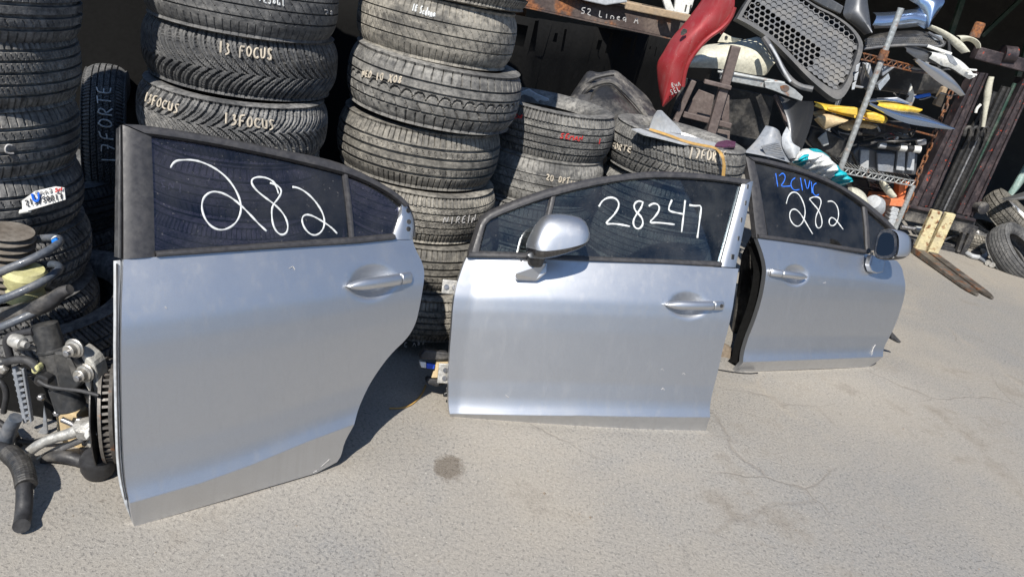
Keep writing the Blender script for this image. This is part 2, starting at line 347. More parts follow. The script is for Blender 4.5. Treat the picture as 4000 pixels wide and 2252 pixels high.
# unseen backdrops added behind and beside the camera for the doors to reflect
yb = thing('backdrop', 'long grey warehouse added unseen behind the camera for the doors to reflect', 'building', (2, -22, 0))
part_box(yb, 'backdrop_wall', 'wallgrey', (-26, -20.3, 0), (30, -20, 4.3)); part_box(yb, 'roof', 'roofmat', (-26.5, -26, 4.32), (30.5, -19.6, 4.5))
for k in range(9): part_box(yb, 'backdrop_door', 'roofmat', (-23 + k * 6, -19.99, 0), (-19.5 + k * 6, -19.93, 3.4))
yc = thing('side_backdrop', 'grey warehouse added unseen beyond the right edge for the doors to reflect', 'building', (17, -3, 0))
part_box(yc, 'backdrop_wall', 'wallgrey', (17, -19, 0), (17.3, 4.5, 4.0)); part_box(yc, 'roof', 'roofmat', (16.7, -19, 4.02), (22, 4.6, 4.2))
for k in range(3): part_box(yc, 'backdrop_door', 'roofmat', (16.93, -12 + k * 6, 0), (16.99, -8.5 + k * 6, 3.2))
# pallet rack behind the tyre stacks
rack = thing('pallet_rack', 'rusty steel pallet rack with plywood deck behind the tyre stacks', 'rack', (0, 4.45, 0))
Bz0, Bz1 = 1.285, 1.395
b0 = yp(q('C4', (60, -60)), 4.45); b1 = yp(q('C4', (1450, 240)), 4.62)
zb = (b0[2] + b1[2]) / 2
def ibeam(p, p2, h, w, parent, name, mat):
    p = np.array(p); p2 = np.array(p2); mb = MB(); ax = nrm(p2 - p); up = np.array([0, 0, 1.0]); sd = np.cross(ax, up); L = np.linalg.norm(p2 - p); c = (p + p2) / 2
    mb.box(c, (ax, up, sd), (L, h - .02, .008)); mb.box(c + up * (h / 2 - .004), (ax, up, sd), (L, .008, w)); mb.box(c - up * (h / 2 - .004), (ax, up, sd), (L, .008, w))
    return mb.build(name, mat, parent)
PL = np.array([-3.6, 4.2, zb + .01]); PRt = np.array([b1[0], 4.62, zb])
bm_ = ibeam(PL, PRt, .125, .06, rack, 'front_beam', 'beam')
ibeam((-3.6, 5.45, zb), (b1[0] + .3, 5.7, zb), .125, .06, rack, 'rear_beam', 'beam')
MB().prism([(-3.6, 4.16, zb + .07), (b1[0] - .25, 4.58, zb + .07), (b1[0] + .1, 5.75, zb + .07), (-3.6, 5.5, zb + .07)], (0, 0, .022)).build('plywood_deck', 'wood', rack)
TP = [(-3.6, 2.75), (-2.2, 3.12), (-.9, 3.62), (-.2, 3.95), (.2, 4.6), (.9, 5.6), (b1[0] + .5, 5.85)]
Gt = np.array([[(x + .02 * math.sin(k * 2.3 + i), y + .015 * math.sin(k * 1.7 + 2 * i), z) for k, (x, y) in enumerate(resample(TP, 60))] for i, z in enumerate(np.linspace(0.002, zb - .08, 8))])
MB().slab(Gt, (0, .008, 0)).build('black_shade_fill', 'shade_black', rack, smooth='all')  # near-black sheet added where only shade lies behind the stacks
for x, y in ((-2.4, 4.28), (-.55, 4.5), (-.35, 5.5), (-2.4, 5.45)):
    MB().box((x, y, (zb - .065) / 2), np.eye(3), (.07, .07, zb - .07)).build('upright', 'beam', rack)
# faint chalk scrawl on the beam is written once the stroke font is defined

# ================================================================== stroke lettering
FONT = {
 '0': [[(.5, 1), (.15, .8), (.1, .4), (.35, 0), (.7, .05), (.9, .5), (.75, .9), (.5, 1)]], '1': [[(.45, 1), (.5, 0)]],
 '2': [[(.1, .8), (.4, 1), (.8, .85), (.7, .55), (.15, .05), (.95, 0)]], '3': [[(.15, .95), (.7, .95), (.4, .55), (.8, .4), (.6, .05), (.1, .05)]],
 '4': [[(.35, 1), (.1, .4), (.9, .4)], [(.7, .9), (.65, 0)]], '5': [[(.9, 1), (.25, 1), (.2, .55), (.7, .6), (.85, .3), (.6, 0), (.15, .05)]], '6': [[(.8, 1), (.3, .7), (.15, .3), (.4, 0), (.8, .2), (.6, .5), (.2, .35)]],
 '7': [[(.1, .95), (.9, 1), (.45, 0)], [(.35, .5), (.8, .5)]], '8': [[(.8, .85), (.4, 1), (.2, .75), (.8, .3), (.5, 0), (.2, .25), (.8, .75)]], '/': [[(.2, 0), (.8, 1)]],
 'A': [[(.1, 0), (.5, 1), (.9, 0)], [(.25, .4), (.8, .4)]], 'C': [[(.9, .85), (.5, 1), (.12, .6), (.2, .15), (.6, 0), (.95, .15)]], 'D': [[(.15, 0), (.15, 1), (.7, .85), (.85, .45), (.15, 0)]],
 'E': [[(.85, 1), (.2, .95), (.15, 0), (.9, .05)], [(.18, .5), (.7, .5)]], 'F': [[(.9, 1), (.2, .95), (.15, 0)], [(.18, .5), (.7, .55)]], 'I': [[(.5, 1), (.5, 0)]],
 'L': [[(.25, 1), (.2, 0), (.85, .05)]], 'M': [[(.05, 0), (.2, 1), (.5, .3), (.8, 1), (.95, 0)]], 'N': [[(.12, 0), (.15, 1), (.8, 0), (.88, 1)]],
 'O': [[(.5, 1), (.12, .7), (.15, .2), (.5, 0), (.88, .3), (.85, .8), (.5, 1)]], 'P': [[(.2, 0), (.2, 1), (.8, .9), (.75, .5), (.2, .45)]], 'R': [[(.15, 0), (.2, 1), (.8, .9), (.7, .5), (.2, .45), (.9, 0)]],
 'S': [[(.85, .9), (.4, 1), (.2, .7), (.8, .35), (.6, 0), (.1, .1)]], 'T': [[(.05, .95), (.95, 1)], [(.5, 1), (.45, 0)]], 'U': [[(.15, 1), (.15, .2), (.5, 0), (.85, .2), (.88, 1)]], 'W': [[(.05, 1), (.25, 0), (.5, .7), (.75, 0), (.95, 1)]],
 'X': [[(.1, 1), (.9, 0)], [(.9, 1), (.1, 0)]], 'l': [[(.5, 1), (.45, .1), (.7, 0)]], 'o': [[(.5, .6), (.15, .3), (.5, 0), (.85, .3), (.5, .6)]], 'u': [[(.15, .6), (.2, .1), (.7, .1), (.8, .6), (.85, 0)]],
 'e': [[(.15, .3), (.85, .35), (.6, .62), (.2, .45), (.3, .05), (.85, .08)]], 'd': [[(.8, 1), (.8, 0)], [(.8, .5), (.4, .6), (.2, .2), (.5, 0), (.8, .2)]], 'n': [[(.15, 0), (.15, .6), (.5, .55), (.8, .4), (.8, 0)]], 'a': [[(.8, .6), (.3, .6), (.15, .2), (.5, 0), (.8, .3), (.8, .6), (.85, 0)]],
 'p': [[(.2, .6), (.2, -.35)], [(.2, .5), (.7, .6), (.8, .2), (.2, .05)]], 't': [[(.5, .9), (.5, 0), (.8, 0)], [(.2, .6), (.8, .6)]], 'i': [[(.5, .6), (.5, 0)]], 'm': [[(.05, 0), (.08, .6), (.45, .5), (.48, 0)], [(.48, .5), (.85, .5), (.9, 0)]], 'r': [[(.25, .6), (.25, 0)], [(.25, .45), (.8, .6)]], 's': [[(.8, .55), (.3, .6), (.2, .4), (.8, .2), (.6, 0), (.15, .05)]]}
def text_strokes(txt, jitter=.05, fill=.78):
    out = []; n = len(txt); rnd = random.Random(sum(ord(c) * (i + 3) for i, c in enumerate(txt)))
    for k, ch in enumerate(txt):
        cur = []; out.append(cur)
        for st in FONT.get(ch, []):
            cur.append([((k + .1 + x * fill + rnd.uniform(-jitter, jitter) * .4) / n, y + rnd.uniform(-jitter, jitter)) for x, y in st])
    return out

# ================================================================== tyres
TR, TW = .325, .205
def tread_h(kind, th, z):
    """groove depth 0..1 at angle th, z in -1..1 across the tread"""
    c = 2 * math.pi; s = th / c
    fr = lambda a: a - np.floor(a)
    h = np.zeros_like(th)
    ring = lambda z0, w: (np.abs(z - z0) < w).astype(float)
    if kind == 'rib':
        for z0 in (-.52, -.17, .17, .52): h = np.maximum(h, ring(z0, .060))
        h = np.maximum(h, ((np.abs(z) > .60) & (fr(s * 92) < .14)).astype(float) * .7)
        h = np.maximum(h, ((np.abs(np.abs(z) - .34) < .09) & (fr(s * 92 + z * 2) < .12)).astype(float) * .45)
    elif kind == 'fine':
        for z0 in (-.62, -.30, .02, .34, .62): h = np.maximum(h, ring(z0, .038))
        h = np.maximum(h, ((np.abs(z) > .66) & (fr(s * 120) < .20)).astype(float) * .6)
        h = np.maximum(h, ((np.abs(z) < .6) & (fr(s * 150 + z * 3) < .15)).astype(float) * .35)
    elif kind == 'worn':
        for z0 in (-.42, -.02, .40): h = np.maximum(h, ring(z0, .026) * .8)
        h = np.maximum(h, ((np.abs(z) > .62) & (fr(s * 80) < .08)).astype(float) * .35)
        h = np.maximum(h, ((np.abs(z) < .5) & (fr(s * 60 + z * 2.2) < .09)).astype(float) * .3)
    elif kind == 'wave':
        for z0 in (-.55, -.20, .22, .55): h = np.maximum(h, ring(z0, .04))
        h = np.maximum(h, ((np.abs(z) > .60) & (fr(s * 58) < .10)).astype(float) * .8)
        h = np.maximum(h, ((np.abs(z) > .64) & (np.abs(fr(s * 58 + .5) - .5) < .06) & (np.abs(z) < .85)).astype(float) * .4)
        a = fr(s * 46); arc = np.sqrt(np.maximum(0, 1 - (a * 2 - 1) ** 2)); h = np.maximum(h, (np.abs((z + .22) / .34 - arc) < .12).astype(float) * ((z > -.2) & (z < .2)))
        h = np.maximum(h, ((z < -.22) & (z > -.55) & (fr(s * 46 + z * 1.2) < .13)).astype(float) * .7)
    elif kind == 'chevron':
        z0 = -.22; dz = z - z0; a = np.abs(dz)
        ph = s * 62 + np.where(dz > 0, 2.3 * np.tanh(dz * 1.7) , 1.8 * np.tanh(-dz * 1.9) + .5)
        wdt = np.where(a < .9, .30, .20); h = np.maximum(h, (fr(ph) < wdt).astype(float) * .95)
        h = np.maximum(h, (np.abs(fr(ph) - .65) < .05).astype(float) * .4 * (a > .15))
    elif kind == 'block':
        for z0 in (-.45, 0, .45): h = np.maximum(h, ring(z0, .06))
        h = np.maximum(h, (fr(s * 64 + np.sign(z) * z * 1.2) < .17).astype(float) * .75)
        h = np.maximum(h, (np.abs(fr(s * 64 + np.sign(z) * z * 1.2) - .55) < .05).astype(float) * .35)
    return h
def tyre_mesh(kind, n=720):
    # tread rows: dense enough for the grooves to have walls
    zs = np.unique(np.round(np.concatenate([np.linspace(-1, 1, 45)] + [np.array([c - w - .004, c - w + .004, c + w - .004, c + w + .004]) for c, w in
        {'rib': [(-.52, .06), (-.17, .06), (.17, .06), (.52, .06)], 'fine': [(-.62, .038), (-.3, .038), (.02, .038), (.34, .038), (.62, .038)], 'worn': [(-.42, .026), (-.02, .026), (.4, .026)],
         'wave': [(-.55, .04), (-.2, .04), (.22, .04), (.55, .04)], 'chevron': [], 'block': [(-.45, .06), (0, .06), (.45, .06)]}[kind]]), 4))
    hw = TW / 2 * .86; th = np.linspace(0, 2 * math.pi, n, endpoint=False)
    rows = []
    # sidewall top (bead -> shoulder)
    side = [(.205, .60), (.212, .72), (.225, .84), (.245, .95), (.27, 1.0), (.292, .985), (.305, .94)]
    for r, k in side: rows.append((np.full(n, r), np.full(n, TW / 2 * k)))
    for zz in zs[::-1]:
        Z = np.full(n, zz); h = tread_h(kind, th, Z); crown = TR - .020 * abs(zz) ** 3.2 - .004 * zz * zz
        rows.append((crown - .0115 * h, np.full(n, zz * hw)))
    for r, k in side[::-1]: rows.append((np.full(n, r), np.full(n, -TW / 2 * k)))
    for r, k in ((.20, -.5), (.235, -.7), (.285, -.6), (.30, 0), (.285, .6), (.235, .7), (.20, .5), (.205, .6)): rows.append((np.full(n, r), np.full(n, TW / 2 * k)))
    V = np.concatenate([np.stack([r * np.cos(th), r * np.sin(th), z], 1) for r, z in rows]); m = len(rows)
    I, J = np.meshgrid(np.arange(m - 1), np.arange(n), indexing='ij'); J2 = (J + 1) % n
    F = np.stack([I * n + J, I * n + J2, (I + 1) * n + J2, (I + 1) * n + J], -1).reshape(-1, 4)
    me = bpy.data.meshes.new('tyre_' + kind); me.from_pydata(V.tolist(), [], F.tolist())
    bm = bmesh.new(); bm.from_mesh(me); bmesh.ops.recalc_face_normals(bm, faces=bm.faces); bm.to_mesh(me); bm.free()
    me.polygons.foreach_set('use_smooth', [True] * len(me.polygons)); me.set_sharp_from_angle(angle=math.radians(32))
    return me
TM = {k: tyre_mesh(k) for k in ('rib', 'fine', 'worn', 'wave', 'chevron', 'block')}
_var = {}
def tyre(label, c, R, w, kind, mat='tyre_grey', rot=0.0, tilt=(0, 0), group='tyres in the stacks', flip=False, axis=None, name='tyre'):
    key = (kind, mat)
    if key not in _var:
        me = TM[kind].copy(); me.materials.append(M[mat]); _var[key] = me
    o = bpy.data.objects.new(name, _var[key]); COL.objects.link(o)
    if axis is None: Rm = Matrix.Rotation(tilt[0], 4, 'X') @ Matrix.Rotation(tilt[1], 4, 'Y') @ Matrix.Rotation(rot, 4, 'Z')
    else: Rm = Vector(axis).normalized().to_track_quat('Z', 'Y').to_matrix().to_4x4() @ Matrix.Rotation(rot, 4, 'Z')
    if flip: Rm = Rm @ Matrix.Rotation(math.pi, 4, 'X')
    o.matrix_basis = Matrix.Translation(Vector([float(x) for x in c])) @ Rm @ Matrix.Diagonal((R / TR, R / TR, w / TW, 1))
    return tag(o, label, 'tyre', group)
def tyre_text(o, txt, p0, p1, h, mat='chalkcream', r=.0028, jitter=.11):
    Mi = o.matrix_basis.inverted(); Ml = np.array(Mi)
    def cyl(p):
        d = ray(p); C = Ml[:3, :3] @ CC + Ml[:3, 3]; D = Ml[:3, :3] @ d; RR = TR + .001
        a = D[0] ** 2 + D[1] ** 2; b_ = 2 * (C[0] * D[0] + C[1] * D[1]); cc = C[0] ** 2 + C[1] ** 2 - RR ** 2; di = b_ * b_ - 4 * a * cc
        tt = (-b_ - math.sqrt(max(di, 0))) / (2 * a); P = C + D * tt; return math.atan2(P[1], P[0]), P[2]
    (t0, z0), (t1, z1) = cyl(p0), cyl(p1)
    while t1 - t0 > math.pi: t1 -= 2 * math.pi
    while t1 - t0 < -math.pi: t1 += 2 * math.pi
    # up direction on the local axis (a flipped tyre has z down)
    sgn = 1.0 if (o.matrix_basis.to_3x3() @ Vector((0, 0, 1))).dot(Vector(CU.tolist())) > 0 else -1.0
    hl = h / (o.matrix_basis.to_scale()[2]) * sgn
    for ch in text_strokes(txt, jitter):
      mb = MB()
      for st in ch:
        P = smooth_poly(st, max(4, 3 * len(st)), 1); pts = []
        for a, b_ in P:
            thh = t0 + (t1 - t0) * a; zz = z0 + (z1 - z0) * a + b_ * hl; rr = TR + .0012 - .020 * (min(1, abs(zz) / (TW / 2 * .86))) ** 3.2 - .004 * (zz / (TW / 2 * .86)) ** 2
            pts.append((rr * math.cos(thh), rr * math.sin(thh), zz))
        mb.tube(pts, r, n=5)
      if mb.v: ob = mb.build('painted_letter', mat, None, local=True); ob.parent = o
def from_sil(l, r, R, d=None):
    """centre of an upright tyre from its left and right silhouette"""
    d1, d2 = ray(l), ray(r); a1, a2 = math.atan2(d1[0], d1[1]), math.atan2(d2[0], d2[1]); de = (a2 - a1) / 2; mm = (a1 + a2) / 2
    dd = R / math.sin(de); tt = math.sqrt(dd * dd - R * R); z = np.mean([CC[2] + tt * k[2] / math.hypot(k[0], k[1]) for k in (d1, d2)])
    return np.array([dd * math.sin(mm), dd * math.cos(mm), z])
def from_right(r, R, dd):
    d2 = ray(r); a2 = math.atan2(d2[0], d2[1]); mm = a2 - math.asin(R / dd); tt = math.sqrt(dd * dd - R * R)
    return np.array([dd * math.sin(mm), dd * math.cos(mm), CC[2] + tt * d2[2] / math.hypot(d2[0], d2[1])])
# --- left edge stack
S0 = []
for i, (px, R, w, kind, mat, lab) in enumerate((
        ((323, 30), .335, .215, 'rib', 'tyre_dark', 'topmost dark tyre at the left edge of the photo, cut by the top border'),
        ((320, 248), .335, .225, 'fine', 'tyre_grey', 'ribbed grey tyre second from top in the far left stack'),
        ((317, 493), .335, .215, 'rib', 'tyre_grey', 'ribbed tyre third from top in the far left stack'),
        ((330, 722), .335, .205, 'rib', 'tyre_dark', 'tyre behind the white size tag in the far left stack'),
        ((361, 930), .335, .200, 'block', 'tyre_dark', 'block tread tyre behind the blue clip in the far left stack'))):
    c = from_right(px, R, 2.72); S0.append(tyre(lab, c, R, w * 1.02, kind, mat, rot=i * 1.3 + .2, tilt=(random.uniform(-.02, .02), random.uniform(-.02, .02))))
c4 = np.array(S0[4].location)
S0.append(tyre('shaded block tread tyre under the blue clip tyre, far left stack', (c4[0] + .03, c4[1] - .02, c4[2] - .205), .34, .20, 'block', 'tyre_dark', rot=.4))
S0.append(tyre('tilted dusty tyre between the coil spring and the blue-silver rear door', yp((215, 1235), 2.12), .315, .205, 'block', 'tyre_dark', rot=2.0, tilt=(.16, -.16)))
tyre_text(S0[2], 'C', q('R1', (20, 1095)), q('R1', (110, 1090)), .03, 'chalkgrey')
S0.append(tyre('added dark tyre filling the shade behind the strut, under the tilted dusty tyre', yp((205, 1480), 2.2), .32, .20, 'rib', 'tyre_dark', rot=.5, tilt=(.08, -.05)))  # this and the next tyre added to darken the shaded space
S0.append(tyre('added dark tyre flat in the shade behind the suspension parts', (yp((205, 1480), 2.2)[0] - .02, 2.22, .10), .325, .20, 'fine', 'tyre_dark', rot=.5))
c0 = np.array(S0[0].location)
for k, lab in enumerate(('unseen tyre added just above the top border on the far left stack', 'second unseen tyre added above the top border on the far left stack', 'highest unseen added tyre of the far left stack, above the top border')):  # added above the view to shade the gap behind
    S0.append(tyre(lab, (c0[0] + .01 * k, c0[1] + .02, c0[2] + .217 * (k + 1)), .335, .212, ('fine', 'rib', 'worn')[k], 'tyre_dark', rot=k))
for k, lab in enumerate(('added dark tyre flat on the ground in the gap left of the rear door', 'added dark tyre stacked in the gap behind the far left stack')):
    tyre(lab, (-2.02, 2.82, .105 + .205 * k), .33, .2, 'rib', 'tyre_dark', rot=k, group='tyres standing or lying alone')  # both added to cover lit ground where the gap is shaded
# --- upright tyre in the gap
up_c = yp((425, 545), 3.05)
tu = tyre('tyre standing on edge in the dark gap beside the far left stack', up_c, .32, .165, 'fine', 'tyre_dark', rot=.6, axis=(1, .52, .02), group='tyres standing or lying alone')
# writing runs up the tread
def tread_text_upright(o, txt, p0, p1, w, mat):
    Ml = np.array(o.matrix_basis.inverted())
    def cyl(p):
        d = ray(p); C = Ml[:3, :3] @ CC + Ml[:3, 3]; D = Ml[:3, :3] @ d; a = D[0] ** 2 + D[1] ** 2; b_ = 2 * (C[0] * D[0] + C[1] * D[1]); cc = C[0] ** 2 + C[1] ** 2 - TR ** 2
        tt = (-b_ - math.sqrt(max(b_ * b_ - 4 * a * cc, 0))) / (2 * a); P = C + D * tt; return math.atan2(P[1], P[0]), P[2]
    (t0, z0), (t1, z1) = cyl(p0), cyl(p1)
    while t1 - t0 > math.pi: t1 -= 2 * math.pi
    while t1 - t0 < -math.pi: t1 += 2 * math.pi
    wl = w / o.matrix_basis.to_scale()[2]
    for ch in text_strokes(txt, .05):
      mb = MB()
      for st in ch:
        P = smooth_poly(st, max(4, 3 * len(st)), 1); pts = []
        for a, b_ in P:
            thh = t0 + (t1 - t0) * a; zz = z0 + (z1 - z0) * a - (b_ - .5) * wl; pts.append(((TR + .002) * math.cos(thh), (TR + .002) * math.sin(thh), zz))
        mb.tube(pts, .0035, n=5)
      if mb.v: ob = mb.build('painted_letter', mat, None, local=True); ob.parent = o
tread_text_upright(tu, '17FORTE', q('R1', (775, 1170)), q('R1', (735, 610)), .05, 'chalk')
# --- second stack (behind the rear door)
S1 = []
s1 = [from_sil((582, -77), (1316, 50), .325), from_sil((549, 160), (1316, 287), .335), from_sil((530, 403), (1277, 518), .328)]
s1[0][0] += .05; s1[0][1] -= .15; s1[0][2] = s1[1][2] + .212
s1[1][2] = 1.053; s1[2][2] = .842
S1.append(tyre('dark smooth tyre with white handwriting, resting on the chevron tread tyres', s1[0], .325, .21, 'worn', 'tyre_dark', rot=.3))
S1.append(tyre('upper of the two chevron tread tyres, with one line of cream writing', s1[1], .335, .212, 'chevron', 'tyre_dark', rot=.9))
S1.append(tyre('lower chevron tread tyre with two lines of cream writing, above the rear door', s1[2], .328, .208, 'chevron', 'tyre_dark', rot=.1, flip=True))
zc = .842 - .208
for k, lab in enumerate(('tyre seen high through the purple window of the rear door', 'tyre seen at mid height through the purple rear window', 'tyre seen low through the purple rear window', )):
    S1.append(tyre(lab, (s1[2][0] + .01 * k, s1[2][1] - .02 * k, zc - .21 * k), .328, .205, ('rib', 'fine', 'rib')[k], 'tyre_grey', rot=k * 1.1))
for k, lab in enumerate(('unseen tyre added just above the top border on the chevron stack', 'highest unseen added tyre of the chevron stack, above the top border')):  # out of view, added so both stacks shade what is behind
    tyre(lab, (s1[0][0] - .01, s1[0][1] + .02 * k, s1[0][2] + .212 * (k + 1)), .33, .208, ('rib', 'fine')[k], 'tyre_dark', rot=k)
    tyre(lab.replace('chevron', 'middle'), (-.49 + .02 * k, 3.02, 1.262 + .214 * (k + 1)), .325, .21, ('fine', 'rib')[k], 'tyre_tan', rot=k + .5)
tyre_text(S1[0], '12Soul', q('R1', (1825, 10)), q('R1', (2020, 45)), .022, 'chalk', r=.0025)
tyre_text(S1[0], '78', q('R1', (2290, 100)), q('R1', (2360, 110)), .014, 'chalkgrey', r=.0016)
tyre_text(S1[1], '13 FOCUS', q('R1', (1535, 375)), q('R1', (1935, 430)), .034, 'chalkcream', r=.0034)
tyre_text(S1[2], '13FOCUS', q('R1', (1015, 715)), q('R1', (1265, 810)), .030, 'chalkcream', r=.003)
tyre_text(S1[2], '13FOCUS', q('R1', (1575, 875)), q('R1', (1950, 925)), .034, 'chalkcream', r=.0034)
tyre_text(S1[3], 'IN3J', q('C6', (560, 560)), q('C6', (150, 450)), -.025, 'chalkgrey')
tyre_text(S1[4], 'WEN IT', q('C6', (1500, 700)), q('C6', (400, 660)), -.032, 'chalkgrey', r=.003)
tyre_text(S1[4], 'ALEM', q('C6', (1330, 800)), q('C6', (830, 765)), -.030, 'chalkcream', r=.003)
# --- third stack
S2 = []
s2 = [(-.505, 3.02, 1.262), (-.475, 2.99, 1.045), (-.505, 3.0, .800)]
S2.append(tyre('worn tan-grey tyre with small white writing, top of the middle stack', s2[0], .312, .222, 'worn', 'tyre_tan', rot=.2, tilt=(.0, .02)))
S2.append(tyre('wide tyre with wavy tread second from top in the middle stack', s2[1], .347, .232, 'wave', 'tyre_grey', rot=.7, tilt=(.01, .03)))
S2.append(tyre('deeply ribbed tan tyre third from top in the middle stack', s2[2], .335, .232, 'rib', 'tyre_tan', rot=.2))
S2.append(tyre('brown dusty tyre between the two silver doors, fourth in the middle stack', (-.47, 2.97, .578), .325, .205, 'fine', 'tyre_tan', rot=2.3))
S2.append(tyre('ribbed tyre between the two silver doors, fifth in the middle stack', (-.44, 2.96, .372), .325, .198, 'rib', 'tyre_tan', rot=1.3))
S2.append(tyre('lowest tyre between the two silver doors, half in shadow', (-.40, 2.93, .17), .33, .198, 'fine', 'tyre_tan', rot=.3))
tyre_text(S2[0], '18 Sedona', q('R2', (735, 80)), q('R2', (905, 125)), .024, 'chalk', r=.0026)
tyre_text(S2[1], 'NEO 10 XO8', q('R2', (385, 540)), q('R2', (670, 595)), .024, 'chalkcream', r=.0028)
tyre_text(S2[3], 'NIREIN', q('R5', (775, 490)), q('R5', (1010, 480)), .028, 'chalkgrey', r=.0022)
tyre_text(S2[5], 'C A8I', q('R5', (490, 1390)), q('R5', (660, 1370)), .022, 'chalkgrey', r=.002)
# --- fourth stack
S3 = []
c = from_right((2394, 546), .315, 3.42); print('S3', c)
S3.append(tyre('fine ribbed tyre with red marker writing beside the middle stack', c, .315, .222, 'fine', 'tyre_grey', rot=.5, tilt=(.0, .0)))
c2 = from_right((2350, 712), .315, 3.40); print('S3b', c2)
S3.append(tyre('worn tyre with cream number 20 under the red-marked tyre', c2, .315, .215, 'worn', 'tyre_grey', rot=.9))
for k, lab in enumerate(('tyre peeping over the sloping window frame, two below the red-marked tyre', 'lowest tyre behind the quarter window of the front door')):
    S3.append(tyre(lab, (c2[0] - .01, c2[1] - .02, c2[2] - .205 * (k + 1)), .315, .20, 'rib', 'tyre_grey', rot=k + .4))
tyre_text(S3[0], 'SEMAN', q('R2', (1785, 975)), q('R2', (1950, 1000)), .02, 'markred', r=.0022)
tyre_text(S3[0], 'KI', q('R2', (2020, 1010)), q('R2', (2080, 1020)), .02, 'markred', r=.0022)
tyre_text(S3[0], 'CAR', q('R2', (1462, 838)), q('R2', (1520, 842)), .016, 'markred', r=.002)
tyre_text(S3[1], '20 OPTima', q('R2', (1685, 1275)), q('R2', (1930, 1310)), .026, 'chalkcream', r=.003)
# --- wheel on the fourth stack, with cardboard and a strap
cw = from_sil((2361, 585), (2915, 640), .330); cw[2] = .885; print('wheel', cw)
wt = tyre('mounted tyre with white sheet and tan strap on top, behind the middle door', cw, .330, .205, 'block', 'tyre_grey', rot=.2, tilt=(.0, .035), name='wheel_tyre')
tyre_text(wt, '17FORTE', q('C4', (870, 1190)), q('C4', (1070, 1235)), .026, 'chalkcream', r=.003)
tyre_text(wt, '17FORTE', q('C4', (1520, 1275)), q('C4', (1850, 1315)), .042, 'chalkcream', r=.0036)
for k, lab in enumerate(('tyre behind the top of the front door window, under the strapped wheel', 'tyre seen through the front door glass behind the number')):
    tyre(lab, (cw[0] - .03 * k, cw[1] + .02, cw[2] - .207 * (k + 1)), .325, .205, ('rib', 'fine')[k], 'tyre_grey', rot=k * .8)
